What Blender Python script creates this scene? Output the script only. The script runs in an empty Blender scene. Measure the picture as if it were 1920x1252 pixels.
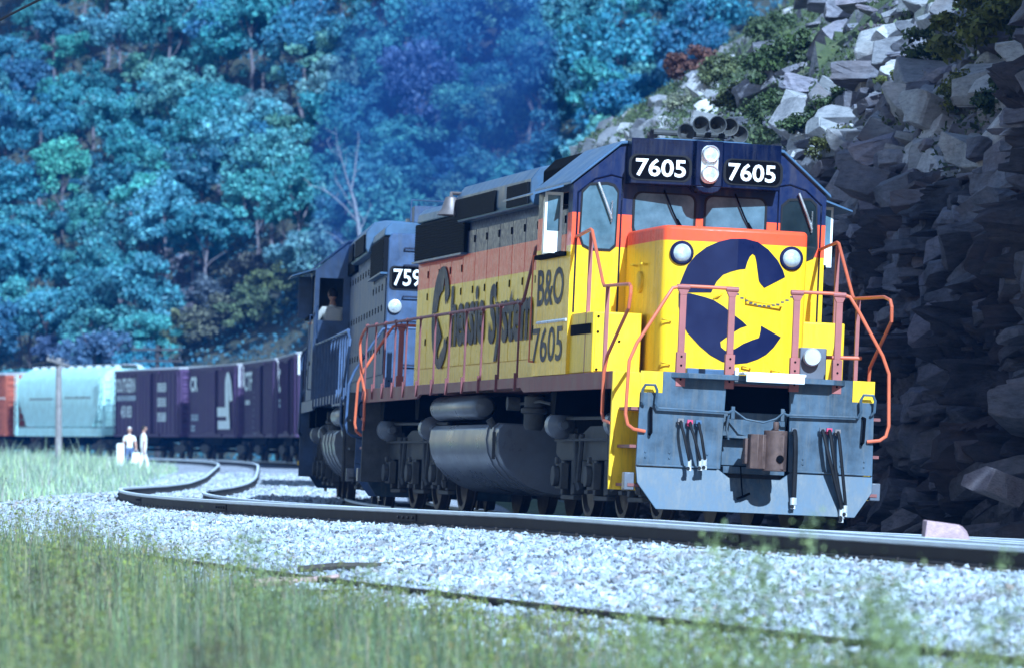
import bpy, bmesh, math, random
import numpy as np
from mathutils import Vector, Matrix, Quaternion
R = math.radians
random.seed(7); RNG = np.random.default_rng(7)
scene = bpy.context.scene
COL = scene.collection

# ------------------------------------------------------------------ camera
cam_d = bpy.data.cameras.new("camera"); cam = bpy.data.objects.new("camera", cam_d); COL.objects.link(cam)
CAMZ = 0.824
cam.location = (0, 0, CAMZ); cam.rotation_euler = (R(90 + 1.211), 0, 0)
cam_d.lens = 200.0; cam_d.sensor_width = 36.0; cam_d.clip_start = 0.5; cam_d.clip_end = 3000
cam_d.dof.use_dof = True; cam_d.dof.focus_distance = 66.0; cam_d.dof.aperture_fstop = 4.0
scene.camera = cam
# ------------------------------------------------------------------ light
SUN_AZ, SUN_EL = R(18.5), R(35)            # from behind the camera, a little to its right
SD = Vector((math.sin(SUN_AZ) * math.cos(SUN_EL), -math.cos(SUN_AZ) * math.cos(SUN_EL), math.sin(SUN_EL)))
sun_d = bpy.data.lights.new("sun", 'SUN'); sun = bpy.data.objects.new("sun", sun_d); COL.objects.link(sun)
sun_d.energy = 5.0; sun_d.angle = R(0.6); sun_d.color = (.56, .78, 1.0)
sun.rotation_euler = SD.to_track_quat('Z', 'Y').to_euler()
world = bpy.data.worlds.new("World"); scene.world = world; world.use_nodes = True
wn = world.node_tree.nodes; wl = world.node_tree.links
sky = wn.new("ShaderNodeTexSky"); sky.sky_type = 'NISHITA'; sky.sun_disc = False
sky.sun_elevation = SUN_EL; sky.sun_rotation = math.atan2(SD.x, SD.y); sky.ozone_density = 3.0; sky.air_density = 1.2; sky.dust_density = 0.3
wl.new(sky.outputs[0], wn["Background"].inputs[0]); wn["Background"].inputs[1].default_value = 0.085
scene.view_settings.view_transform = 'Standard'; scene.view_settings.look = 'None'
scene.view_settings.exposure = 1.08; scene.view_settings.gamma = 1.0
scene.cycles.use_denoising = True; scene.cycles.max_bounces = 6; scene.cycles.diffuse_bounces = 2
scene.cycles.glossy_bounces = 3; scene.cycles.transmission_bounces = 4; scene.cycles.volume_bounces = 0
scene.cycles.transparent_max_bounces = 8; scene.cycles.sample_clamp_indirect = 4.0

# ------------------------------------------------------------------ helpers
def tag(o, label=None, cat=None, group=None, kind=None):
    if label: o["label"] = label
    if cat: o["category"] = cat
    if group: o["group"] = group
    if kind: o["kind"] = kind
    return o
def empty(name, label=None, cat=None, group=None, M=None):
    o = bpy.data.objects.new(name, None); COL.objects.link(o); o.empty_display_size = .3
    if M is not None: o.matrix_world = M
    return tag(o, label, cat, group)
def link(name, me, parent=None):
    o = bpy.data.objects.new(name, me); COL.objects.link(o)
    if parent is not None: o.parent = parent
    return o
def copy_tree(o, parent=None):
    c = o.copy(); COL.objects.link(c)
    if parent is not None: c.parent = parent
    for ch in [x for x in CHILD.get(o.name, [])]: copy_tree_child(ch, c)
    return c
CHILD = {}
def kids(o): return [x for x in bpy.data.objects if x.parent == o]
def dup(o, M=None, parent=None):
    c = o.copy(); COL.objects.link(c)
    if parent is not None: c.parent = parent
    for ch in kids(o): dup(ch, None, c)
    if M is not None: c.matrix_world = M
    return c

class MB:
    def __init__(s): s.v = []; s.f = []; s.m = []
    def add(s, vs, fs, mi=0):
        b = len(s.v); s.v += [tuple(p) for p in vs]; s.f += [tuple(i + b for i in f) for f in fs]; s.m += [mi] * len(fs); return s
    def box(s, x0, x1, y0, y1, z0, z1, mi=0, M=None):
        vs = [(x, y, z) for x in (x0, x1) for y in (y0, y1) for z in (z0, z1)]
        if M is not None: vs = [M @ Vector(p) for p in vs]
        return s.add(vs, [(0, 1, 3, 2), (4, 6, 7, 5), (0, 4, 5, 1), (2, 3, 7, 6), (0, 2, 6, 4), (1, 5, 7, 3)], mi)
    def prism(s, poly, axis, a, b, mi=0):
        n = len(poly)
        def P(u, w, t):
            return (t, u, w) if axis == 'x' else (u, t, w) if axis == 'y' else (u, w, t)
        vs = [P(u, w, a) for u, w in poly] + [P(u, w, b) for u, w in poly]
        fs = [tuple(range(n)), tuple(range(2 * n - 1, n - 1, -1))] + [(i, i + n, (i + 1) % n + n, (i + 1) % n) for i in range(n)]
        return s.add(vs, fs, mi)
    def cyl(s, p, q, r, n=12, r2=None, mi=0, caps=True):
        return s.tube([p, q], [r, r if r2 is None else r2], n, mi, caps)
    def tube(s, pts, r, n=8, mi=0, caps=True):
        pts = [Vector(p) for p in pts]; k = len(pts); rr = r if isinstance(r, (list, tuple)) else [r] * k
        prev = None; vs = []
        for i, p in enumerate(pts):
            d0 = (pts[i] - pts[i - 1]).normalized() if i else (pts[1] - pts[0]).normalized()
            d1 = (pts[i + 1] - pts[i]).normalized() if i < k - 1 else d0
            t = (d0 + d1)
            t = t.normalized() if t.length > 1e-6 else d0
            if prev is None:
                a = Vector((0, 0, 1)) if abs(t.z) < .9 else Vector((1, 0, 0)); u = t.cross(a).normalized()
            else:
                u = (prev - t * prev.dot(t)); u = u.normalized() if u.length > 1e-6 else t.orthogonal().normalized()
            prev = u; w = t.cross(u)
            for j in range(n):
                an = 2 * math.pi * j / n; vs.append(p + (u * math.cos(an) + w * math.sin(an)) * rr[i])
        fs = [(i * n + j, i * n + (j + 1) % n, (i + 1) * n + (j + 1) % n, (i + 1) * n + j) for i in range(k - 1) for j in range(n)]
        if caps: fs += [tuple(range(n - 1, -1, -1)), tuple(range((k - 1) * n, k * n))]
        return s.add(vs, fs, mi)
    def lathe(s, prof, p, axis, n=16, mi=0):      # prof: (distance along axis, radius)
        p = Vector(p); t = Vector(axis).normalized(); u = t.orthogonal().normalized(); w = t.cross(u); k = len(prof)
        vs = [p + t * h + (u * math.cos(2 * math.pi * j / n) + w * math.sin(2 * math.pi * j / n)) * r for h, r in prof for j in range(n)]
        fs = [(i * n + j, i * n + (j + 1) % n, (i + 1) * n + (j + 1) % n, (i + 1) * n + j) for i in range(k - 1) for j in range(n)]
        fs += [tuple(range(n - 1, -1, -1)), tuple(range((k - 1) * n, k * n))]
        return s.add(vs, fs, mi)
    def build(s, name, mats, parent=None, bevel=0, smooth=35, recalc=True):
        me = bpy.data.meshes.new(name); me.from_pydata(s.v, [], s.f)
        mats = mats if isinstance(mats, (list, tuple)) else [mats]
        for m in mats: me.materials.append(m)
        me.polygons.foreach_set("material_index", s.m)
        if recalc:
            bm = bmesh.new(); bm.from_mesh(me); bmesh.ops.recalc_face_normals(bm, faces=bm.faces); bm.to_mesh(me); bm.free()
        if smooth:
            me.shade_smooth(); me.set_sharp_from_angle(angle=R(smooth))
        o = link(name, me, parent)
        if bevel:
            b = o.modifiers.new("bevel", 'BEVEL'); b.width = bevel; b.segments = 2; b.limit_method = 'ANGLE'; b.angle_limit = R(40); b.harden_normals = False
        return o

def np_mesh(name, V, F, mats, mi=None, smooth=False):
    me = bpy.data.meshes.new(name); V = np.asarray(V, np.float32); F = np.asarray(F, np.int32); k = F.shape[1]
    me.vertices.add(len(V)); me.vertices.foreach_set("co", V.ravel())
    me.loops.add(F.size); me.loops.foreach_set("vertex_index", F.ravel())
    me.polygons.add(len(F)); me.polygons.foreach_set("loop_start", np.arange(0, F.size, k, dtype=np.int32))
    for m in (mats if isinstance(mats, (list, tuple)) else [mats]): me.materials.append(m)
    if mi is not None: me.polygons.foreach_set("material_index", np.asarray(mi, np.int32))
    me.polygons.foreach_set("use_smooth", np.full(len(F), smooth, bool))
    me.update(calc_edges=True); me.validate()
    return me

def rounded(x0, x1, z0, z1, r, n=4):
    out = []
    for cx, cz, a0 in ((x1 - r, z0 + r, -90), (x1 - r, z1 - r, 0), (x0 + r, z1 - r, 90), (x0 + r, z0 + r, 180)):
        for i in range(n + 1):
            a = R(a0 + 90 * i / n); out.append((cx + r * math.cos(a), cz + r * math.sin(a)))
    return out

# ------------------------------------------------------------------ materials
def nodes_of(name):
    m = bpy.data.materials.new(name); m.use_nodes = True; nt = m.node_tree
    return m, nt.nodes, nt.links, nt.nodes["Principled BSDF"]
def noise(N, L, co, scale, detail=4, rough=.6, mapscale=None):
    n = N.new("ShaderNodeTexNoise"); n.inputs["Scale"].default_value = scale; n.inputs["Detail"].default_value = detail; n.inputs["Roughness"].default_value = rough
    if mapscale:
        mp = N.new("ShaderNodeMapping"); mp.inputs["Scale"].default_value = mapscale; L.new(co, mp.inputs[0]); L.new(mp.outputs[0], n.inputs[0])
    else: L.new(co, n.inputs[0])
    return n.outputs[0]
def ramp(N, L, fac, stops):
    r = N.new("ShaderNodeValToRGB"); e = r.color_ramp.elements
    e[0].position, e[0].color = stops[0][0], (*stops[0][1], 1); e[1].position, e[1].color = stops[-1][0], (*stops[-1][1], 1)
    for p, c in stops[1:-1]: x = e.new(p); x.color = (*c, 1)
    L.new(fac, r.inputs[0]); return r.outputs[0]
def mix(N, L, a, b, fac, mode='MIX'):
    m = N.new("ShaderNodeMix"); m.data_type = 'RGBA'; m.blend_type = mode
    for sock, v in ((m.inputs[0], fac), (m.inputs[6], a), (m.inputs[7], b)):
        if hasattr(v, "is_linked") or hasattr(v, "links"): L.new(v, sock)
        else: sock.default_value = v if not isinstance(v, tuple) or len(v) == 4 else (*v, 1)
    return m.outputs[2]
def bump(N, L, P, h, strength, dist=.02):
    b = N.new("ShaderNodeBump"); b.inputs["Strength"].default_value = strength; b.inputs["Distance"].default_value = dist
    L.new(h, b.inputs["Height"]); L.new(b.outputs[0], P.inputs["Normal"])
def sc(c, k): return tuple(min(1, x * k) for x in c)
def mat(name, col, rough=.6, metal=0., var=.25, scale=3., bmp=0., dirt=None, dirt_amt=.45, streak=False, emit=0, spec=.35):
    m, N, L, P = nodes_of(name); P.inputs['Specular IOR Level'].default_value = spec; tc = N.new("ShaderNodeTexCoord").outputs["Object"]
    n1 = noise(N, L, tc, scale, 6, .65)
    c = ramp(N, L, n1, [(.3, sc(col, 1 - var)), (.7, sc(col, 1 + var))])
    if dirt is not None:
        n2 = noise(N, L, tc, 2.2, 7, .7, (7, 7, .7) if streak else None)
        k = ramp(N, L, n2, [(.48, (0, 0, 0)), (.75, (dirt_amt,) * 3)])
        c = mix(N, L, c, dirt, k)
    L.new(c, P.inputs["Base Color"]); P.inputs["Metallic"].default_value = metal
    rr = ramp(N, L, n1, [(.3, (max(0, rough - .1),) * 3), (.7, (min(1, rough + .1),) * 3)]); L.new(rr, P.inputs["Roughness"])
    if bmp: bump(N, L, P, noise(N, L, tc, scale * 6, 6, .7), bmp)
    if emit: P.inputs["Emission Color"].default_value = (*col, 1); P.inputs["Emission Strength"].default_value = emit
    return m
YEL, ORG, BLU = (.97, .55, .018), (.95, .095, .035), (.004, .014, .062)
def livery(name, z1, z2, yel=YEL, org=ORG, blu=BLU, grime=(.10, .08, .06), amt=.5, rough=.34):
    m, N, L, P = nodes_of(name); P.inputs['Specular IOR Level'].default_value = .22; tc = N.new("ShaderNodeTexCoord").outputs["Object"]
    z = N.new("ShaderNodeSeparateXYZ"); L.new(tc, z.inputs[0])
    def gt(v):
        g = N.new("ShaderNodeMath"); g.operation = 'GREATER_THAN'; L.new(z.outputs[2], g.inputs[0]); g.inputs[1].default_value = v; return g.outputs[0]
    c = mix(N, L, mix(N, L, yel, org, gt(z1)), blu, gt(z2))
    n1 = noise(N, L, tc, 2.5, 8, .7, (3, 3, .35)); n2 = noise(N, L, tc, 14, 4, .6)
    c = mix(N, L, c, grime, ramp(N, L, n1, [(.47, (0, 0, 0)), (.8, (amt,) * 3)]))
    c = mix(N, L, c, (.9, .9, .9), ramp(N, L, n2, [(.35, (1, 1, 1)), (.75, (.0, .0, .0))]), 'MULTIPLY') if False else c
    L.new(c, P.inputs["Base Color"])
    L.new(ramp(N, L, n2, [(.3, (rough - .08,) * 3), (.7, (rough + .15,) * 3)]), P.inputs["Roughness"])
    bump(N, L, P, n2, .06, .01)
    return m
M = {}
M['cab'] = livery("cab paint", 3.265, 3.66, amt=.55)
M['nose'] = livery("nose paint", 3.285, 9., amt=.45)
M['hood'] = livery("hood paint", 3.17, 3.56, yel=(.95, .60, .035), org=(.85, .12, .05), amt=.42)
M['yellow'] = mat("yellow paint", YEL, .45, var=.12, dirt=(.12, .09, .05), dirt_amt=.55, streak=True)
M['navy'] = mat("navy paint", (.002, .006, .028), .3, var=.25, spec=.2, dirt=(.05, .05, .06), dirt_amt=.4, streak=True)
M['navy_old'] = mat("weathered navy paint", (.042, .078, .16), .5, var=.45, dirt=(.07, .08, .10), dirt_amt=.6, streak=True)
M['emblem'] = mat("emblem navy paint", (.006, .010, .045), .35, var=.15, spec=.2)
M['letter'] = mat("lettering navy paint", (.007, .012, .035), .5, var=.2, spec=.15, dirt=(.10, .08, .05), dirt_amt=.25, streak=True)
M['pilot'] = mat("pilot blue grey paint", (.050, .085, .125), .5, var=.55, scale=2.4, bmp=.12, dirt=(.115, .12, .125), dirt_amt=.9, streak=True)
M['sill'] = mat("shaded vermilion sill paint", (.23, .075, .07), .6, var=.2, dirt=(.08, .06, .06), dirt_amt=.5, streak=True)  # faded vermilion, darkened to maroon for the shade along the sill
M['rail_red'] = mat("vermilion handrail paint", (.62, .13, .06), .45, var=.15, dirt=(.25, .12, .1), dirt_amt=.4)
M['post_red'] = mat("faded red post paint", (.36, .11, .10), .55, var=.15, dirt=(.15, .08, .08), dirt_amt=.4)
M['black'] = mat("black underframe", (.003, .003, .004), .9, var=.3, spec=.05)
M['truck'] = mat("grimy truck steel", (.055, .057, .062), .75, var=.4, scale=6, bmp=.15, dirt=(.11, .10, .09), dirt_amt=.6)
M['tank'] = mat("grey blue tank paint", (.125, .14, .175), .32, var=.2, scale=1.5, dirt=(.10, .08, .07), dirt_amt=.5)
M['grille'] = mat("dark grille", (.006, .007, .010), .8, var=.4, scale=30, spec=.1)
M['roof'] = mat("roof grey blue paint", (.05, .11, .20), .4, var=.2, dirt=(.06, .06, .06), dirt_amt=.5)
M['post_shade'] = mat("shaded red post paint", (.19, .055, .06), .6, var=.2)  # post red darkened in colour for the engine's shaded side
M['dull_white'] = mat("dull white paint", (.5, .52, .55), .5, var=.1)
M['white'] = mat("white paint", (.8, .8, .8), .4, var=.05)
M['silver'] = mat("silver metal", (.75, .76, .78), .3, .6, var=.1)
M['chrome'] = mat("bright steel", (.7, .72, .75), .25, .9, var=.1)
M['rust'] = mat("rusty brown steel", (.11, .065, .055), .6, .3, var=.35, scale=9, bmp=.2)
M['rubber'] = mat("black rubber", (.010, .010, .012), .55, var=.3, spec=.2)
M['wheel'] = mat("wheel steel", (.07, .055, .05), .55, .5, var=.3)
M['lens'] = mat("lamp lens glass", (.62, .68, .72), .12, .35, var=.25, scale=20)
M['glass'] = mat("dusty cab glass", (.085, .15, .19), .12, 0., var=.5, scale=2)
M['dark_glass'] = mat("dark cab glass", (.012, .02, .025), .08, 0., var=.4)
M['interior'] = mat("dark cab interior", (.02, .025, .025), .8, var=.3)
M['bronze'] = mat("dull bronze", (.20, .17, .17), .5, .5, var=.3)
M['pink'] = mat("red valve paint", (.55, .05, .12), .5, var=.1)

# ------------------------------------------------------------------ text
def text2d(body, wide, high, weight=.0, shear=0.):
    cu = bpy.data.curves.new("lettering", 'FONT'); cu.body = body; cu.offset = weight; cu.resolution_u = 3; cu.shear = shear
    ob = bpy.data.objects.new("lettering", cu); COL.objects.link(ob)
    dg = bpy.context.evaluated_depsgraph_get(); me = bpy.data.meshes.new_from_object(ob.evaluated_get(dg))
    v = np.array([p.co[:2] for p in me.vertices]); f = [tuple(p.vertices) for p in me.polygons]
    bpy.data.objects.remove(ob); bpy.data.curves.remove(cu); bpy.data.meshes.remove(me)
    lo, hi = v.min(0), v.max(0); v = (v - lo) / (hi - lo) * np.array([wide, high])
    return v, f
def text_obj(name, body, wide, high, fn, m, parent, weight=.02, shear=0.):
    v, f = text2d(body, wide, high, weight, shear); mb = MB(); mb.add([fn(a, b) for a, b in v], f)
    return mb.build(name, m, parent, smooth=0, recalc=False)

# ------------------------------------------------------------------ the line of the track (plan curve, profile, cant)
KS = [-90, -40, -20, 0, 20, 40, 60, 80, 100, 120, 140, 160, 180, 200, 220, 240, 260, 280, 300, 330, 420]
KT = [17.5, 16.6, 15.4, 13.29, 7.09, 1.99, 1.14, 1.79, 2.4, 2.46, 2.52, 4.22, 7.45, 11.79, 17.01, 22.92, 28.82, 34.72, 40.63, 46.53, 55]
SS = np.arange(-90, 421, .5); TT = np.radians(np.interp(SS, KS, KT))
i0 = int(np.argmin(abs(SS)))
cx = np.cumsum(-np.sin(TT)) * .5; cy = np.cumsum(np.cos(TT)) * .5
CX = cx - cx[i0] + 2.739; CY = cy - cy[i0] + 64.936
def prof(s): return np.interp(s, [-90, -40, -24, -8, 35, 60, 100, 150, 200, 250, 330, 420], [-.38, -.21, -.11, 0, 0, .02, .14, .42, .56, .80, 1.1, 1.4])
def cant(s): return np.tan(np.radians(np.interp(s, [-90, 35, 75], [2.6, 2.6, .6])))
def plan(s, Y):
    t = np.interp(s, SS, TT)
    return np.interp(s, SS, CX) - np.cos(t) * Y, np.interp(s, SS, CY) - np.sin(t) * Y
def sm(a, b, x): t = np.clip((x - a) / (b - a), 0, 1); return t * t * (3 - 2 * t)
def cliff_top(s): return np.interp(s, [-90, 5, 7.4, 12, 30, 60, 100, 130], [14.5, 14.5, 5.6, 5.0, 6, 7.6, 9.6, 9.6])  # unseen near end raised into a bluff to throw shade on the wall
def ground_z(s, Y):
    s = np.asarray(s, float); Y = np.asarray(Y, float)
    g = np.interp(Y, [-60, 6, 10, 60], [-60, 6, 0, 0]); g = np.maximum(g, -4)
    p = np.interp(Y, [-4.6, -3.6, -2.4, -1.4, 1.4, 2.5, 5.35, 6.1, 8.0, 10, 14, 20, 60], [-.45, -.62, -.36, -.20, -.20, -.19, -.18, -.24, -.35, -.33, -.44, -.5, -.2])
    z = prof(s) + p + cant(s) * g
    far = .75 * np.maximum(0, -Y - np.interp(s, [110, 200, 250, 420], [15, 11, 8.5, 8]))
    d = -Y - np.interp(s, [5, 20, 60, 110], [5.0, 5.0, 4.7, 5.2]); top = cliff_top(s)
    near = np.where(d < 0, 0, np.where(d < .9, d / .9 * top, top + (d - .9) * np.interp(s, [28, 50], [1.1, .68])))
    w = sm(104, 122, s)
    return z + near * (1 - w) + far * w
def at(s, Y, dz=0.):
    x, y = plan(s, Y); return Vector((float(x), float(y), float(ground_z(s, Y)) + dz))
def px(p): return 960 + 10667 * p[0] / p[1], 851 - 10667 * (p[2] - CAMZ) / p[1]

# ------------------------------------------------------------------ terrain materials
def ground_mat(name, stops, scale, bmp, rough=.9, vor=None, dist=.05, spots=None):
    m, N, L, P = nodes_of(name); tc = N.new("ShaderNodeTexCoord").outputs["Object"]
    n1 = noise(N, L, tc, scale, 8, .7); c = ramp(N, L, n1, stops)
    h = n1
    if vor:
        v = N.new("ShaderNodeTexVoronoi"); v.inputs["Scale"].default_value = vor; L.new(tc, v.inputs["Vector"])
        s = N.new("ShaderNodeSeparateColor"); L.new(v.outputs["Color"], s.inputs[0])
        c = mix(N, L, c, ramp(N, L, s.outputs[0], [(0, (.45,) * 3), (1, (1.25,) * 3)]), 1.0, 'MULTIPLY'); h = v.outputs["Distance"]
    if spots:
        n3 = noise(N, L, tc, spots[0], 5, .6); c = mix(N, L, c, spots[1], ramp(N, L, n3, [(.5, (0, 0, 0)), (.68, (spots[2],) * 3)]))
    L.new(c, P.inputs["Base Color"]); P.inputs["Roughness"].default_value = rough; bump(N, L, P, h, bmp, dist)
    return m
G = {}
G['ballast'] = ground_mat("pale stone ballast", [(.3, (.34, .36, .42)), (.7, (.52, .54, .60))], 1.3, .9, vor=15., spots=(.35, (.17, .14, .13), .7))
G['soil'] = ground_mat("grassy soil", [(.35, (.10, .115, .06)), (.65, (.21, .22, .14))], 1.5, .6)
G['hill'] = ground_mat("wooded slope soil", [(.35, (.035, .045, .03)), (.65, (.09, .085, .065))], .9, .6)
_unused = ground_mat("stony slope", [(.3, (.05, .055, .04)), (.5, (.09, .095, .08)), (.7, (.19, .20, .19))], 1.1, .9, dist=.15, spots=(.5, (.07, .09, .035), .8))

def facets(u, w, cu, cw, amp, tilt, seed):
    gu, gw = u / cu, w / cw; iu, iw = np.floor(gu), np.floor(gw); best = np.full(u.shape, 1e9); out = np.zeros(u.shape)
    def h(a, b_, k): q = np.sin(a * 127.1 + b_ * 311.7 + k * 74.7 + seed) * 43758.5453; return q - np.floor(q)
    for du in (-1, 0, 1):
        for dw in (-1, 0, 1):
            a, b_ = iu + du, iw + dw; pu, pw = a + .1 + .8 * h(a, b_, 1), b_ + .1 + .8 * h(a, b_, 2); d = np.abs(gu - pu) + .9 * np.abs(gw - pw) + .35 * np.hypot(gu - pu, gw - pw)
            val = amp * (h(a, b_, 3) - .5) * 2 + tilt * ((gu - pu) * (h(a, b_, 4) - .5) * cu + (gw - pw) * (h(a, b_, 5) - .35) * cw) * 2
            m_ = d < best; best = np.where(m_, d, best); out = np.where(m_, val, out)
    return out
def spur_mat():
    m, N, L, P = nodes_of("stony near slope"); tc = N.new("ShaderNodeTexCoord").outputs["Object"]; g = N.new("ShaderNodeNewGeometry"); sp = N.new("ShaderNodeSeparateXYZ"); L.new(g.outputs["True Normal"], sp.inputs[0])
    n2 = noise(N, L, tc, 4., 10, .75, (1, 1, 2.5)); n1 = noise(N, L, tc, .9, 8, .7)
    rock = ramp(N, L, n2, [(.3, (.04, .042, .055)), (.55, (.13, .13, .15)), (.75, (.27, .265, .28))]); green = ramp(N, L, n1, [(.35, (.035, .055, .022)), (.55, (.08, .11, .045)), (.7, (.17, .17, .10))])
    k = N.new("ShaderNodeMath"); k.operation = 'MULTIPLY_ADD'; L.new(n1, k.inputs[0]); k.inputs[1].default_value = .5; L.new(sp.outputs[2], k.inputs[2])
    c = mix(N, L, rock, green, ramp(N, L, k.outputs[0], [(.80, (0, 0, 0)), (.98, (1, 1, 1))])); L.new(c, P.inputs["Base Color"]); P.inputs["Roughness"].default_value = .85; bump(N, L, P, n2, .8, .12); return m
G['spur'] = spur_mat()
def strip(name, s_list, y_list, m, kind='structure', amp=0., extra=None):
    S, Y = np.meshgrid(s_list, y_list, indexing='ij'); X, Yw = plan(S, Y); Z = ground_z(S, Y)
    if amp: Z = Z + amp * np.clip((-Y - 6.2) / 1.2, 0, 1) * sm(122, 108, S) * (facets(S + .2 * Y, Y, 2.4, 1.5, .28, .30, 4.) + facets(S, Y, .8, .6, .13, .35, 7.))
    n, k = S.shape; I = np.arange(n * k).reshape(n, k)
    F = np.stack([I[:-1, :-1], I[1:, :-1], I[1:, 1:], I[:-1, 1:]], -1).reshape(-1, 4)
    me = np_mesh(name, np.stack([X, Yw, Z], -1).reshape(-1, 3), F[:, ::-1], m, smooth=not amp)
    return tag(link(name, me), kind=kind)
SB = np.arange(-88, 419, 1.0)
strip("ballast_bed", SB, np.r_[-3.0, np.arange(-2.6, 8.21, .3), 8.25], G['ballast'])
strip("ground", SB, np.r_[8.25, np.arange(9, 20, 1.), np.arange(20, 61, 4.)], G['soil'])
strip("far_hillside", np.arange(118, 419, 1.), np.r_[np.arange(-64, -3.01, 1.5), -3.0], G['hill'])
strip("hillside", np.r_[np.arange(-88, 0, 1.), np.arange(0, 118.1, .3)],
      np.r_[np.arange(-64, -18, 1.2), np.arange(-18, -3.01, .2), -3.0], G['spur'], amp=1.)

# ------------------------------------------------------------------ rails and sleepers
m_side = mat("rusty rail side", (.035, .028, .028), .75, .2, var=.4, scale=5)
m_head = mat("polished rail head", (.80, .86, .92), .45, .1, var=.1)
PR = [(-.07, -.17), (.07, -.17), (.07, -.158), (.012, -.14), (.012, -.045), (.036, -.034), (.036, -.004), (.028, 0), (-.028, 0), (-.036, -.004), (-.036, -.034), (-.012, -.045), (-.012, -.14), (-.07, -.158)]
def rail(name, Y, dz, s0, s1, label, mats, lift=0.):
    ss = np.r_[np.arange(s0, 60, .75), np.arange(60, s1, 1.5)]; V = []; k = len(PR)
    for u, w in PR:
        x, y = plan(ss, Y + u); V.append(np.stack([x, y, prof(ss) + cant(ss) * Y + dz + w + lift], -1))
    V = np.stack(V, 1).reshape(-1, 3); I = np.arange(len(V)).reshape(-1, k); J = np.roll(I, -1, 1)
    F = np.stack([I[:-1], I[1:], J[1:], J[:-1]], -1).reshape(-1, 4); mi = np.tile(np.array([1 if j in (4, 5, 6, 7, 8, 9, 10) else 0 for j in range(k)]), len(ss) - 1)
    return tag(link(name, np_mesh(name, V, F, mats, mi)), label, "rail", "rails of the two tracks")
rail("rail", 4.7175, .03, -80, 400, "nearest rail of the empty track, dark side and bright head beside the pale ballast", [m_side, m_head])
rail("rail", 3.2825, .03, -80, 400, "far rail of the empty track, running between the nearest rail and the train", [m_side, m_head])
rail("rail", .7175, 0., -80, 400, "rail under the near wheels of the train", [m_side, m_head])
rail("rail", -.7175, 0., -80, 400, "rail under the far wheels of the train, beside the rock wall", [m_side, m_head])
m_tie = mat("dark timber sleeper", (.055, .045, .04), .9, var=.4, scale=5, bmp=.2)
b = MB(); b.box(-.115, .115, -1.3, 1.3, -.18, 0); tie0 = b.build("sleeper", m_tie, bevel=.008)
first = True
for (Yc, dz, a, e, lab) in ((4.0, .03, -26, 46, "dark timber sleeper half buried in ballast under the empty track"), (0., 0., 0, 52, "dark timber sleeper under the locomotives")):
    for s in np.arange(a, e, .62):
        o = tie0 if first else tie0.copy()
        if not first: COL.objects.link(o)
        first = False
        x, y = plan(s, Yc); t = float(np.interp(s, SS, TT)); bt = math.atan(float(cant(s)))
        f = Vector((math.sin(t), -math.cos(t), 0)); l = Vector((math.cos(t), math.sin(t), 0)); l2 = l * math.cos(bt) - Vector((0, 0, 1)) * math.sin(bt); u = f.cross(l2)
        mm = Matrix((f, l2, u)).transposed().to_4x4(); mm.translation = Vector((float(x), float(y), float(prof(s) + cant(s) * Yc + dz - .173)))
        o.matrix_world = mm; tag(o, lab, "sleeper", "sleepers under the " + ("empty track" if Yc else "locomotives"))

def on_rail(s, Y, dz):
    x, y = plan(s, Y); t_ = float(np.interp(s, SS, TT)); f = Vector((math.sin(t_), -math.cos(t_), 0)); l = Vector((math.cos(t_), math.sin(t_), 0)); mm = Matrix((f, l, Vector((0, 0, 1)))).transposed().to_4x4()
    mm.translation = Vector((float(x), float(y), float(prof(s) + cant(s) * Y + dz))); return mm
RAILS = [o for o in COL.objects if o.name.startswith("rail")]
b = MB(); b.box(-.45, .45, -.028, -.013, -.125, -.055)
for k in (-.35, -.12, .12, .35): b.cyl((k, -.026, -.09), (k, -.05, -.09), .018, 6)
jb = b.build("joint_bar", m_side); jm = jb.data; bpy.data.objects.remove(jb)
b = MB(); b.box(-.09, .09, -.17, .17, -.182, -.168)
for k in (-1, 1): b.box(-.012, .012, k * .075 - .012, k * .075 + .012, -.17, -.14)
tb = b.build("tie_plate", m_side); tm = tb.data; bpy.data.objects.remove(tb)
for ro, Yr, dz in ((RAILS[0], 4.7175, .03), (RAILS[2], .7175, 0.)):
    for s in np.arange(-30, 70, 11.9): o = link("joint_bar", jm, ro); o.matrix_world = on_rail(s + (3 if dz else 0), Yr, dz)
    for s in np.arange(-26, 30, .62): o = link("tie_plate", tm, ro); o.matrix_world = on_rail(s, Yr, dz)

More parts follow.
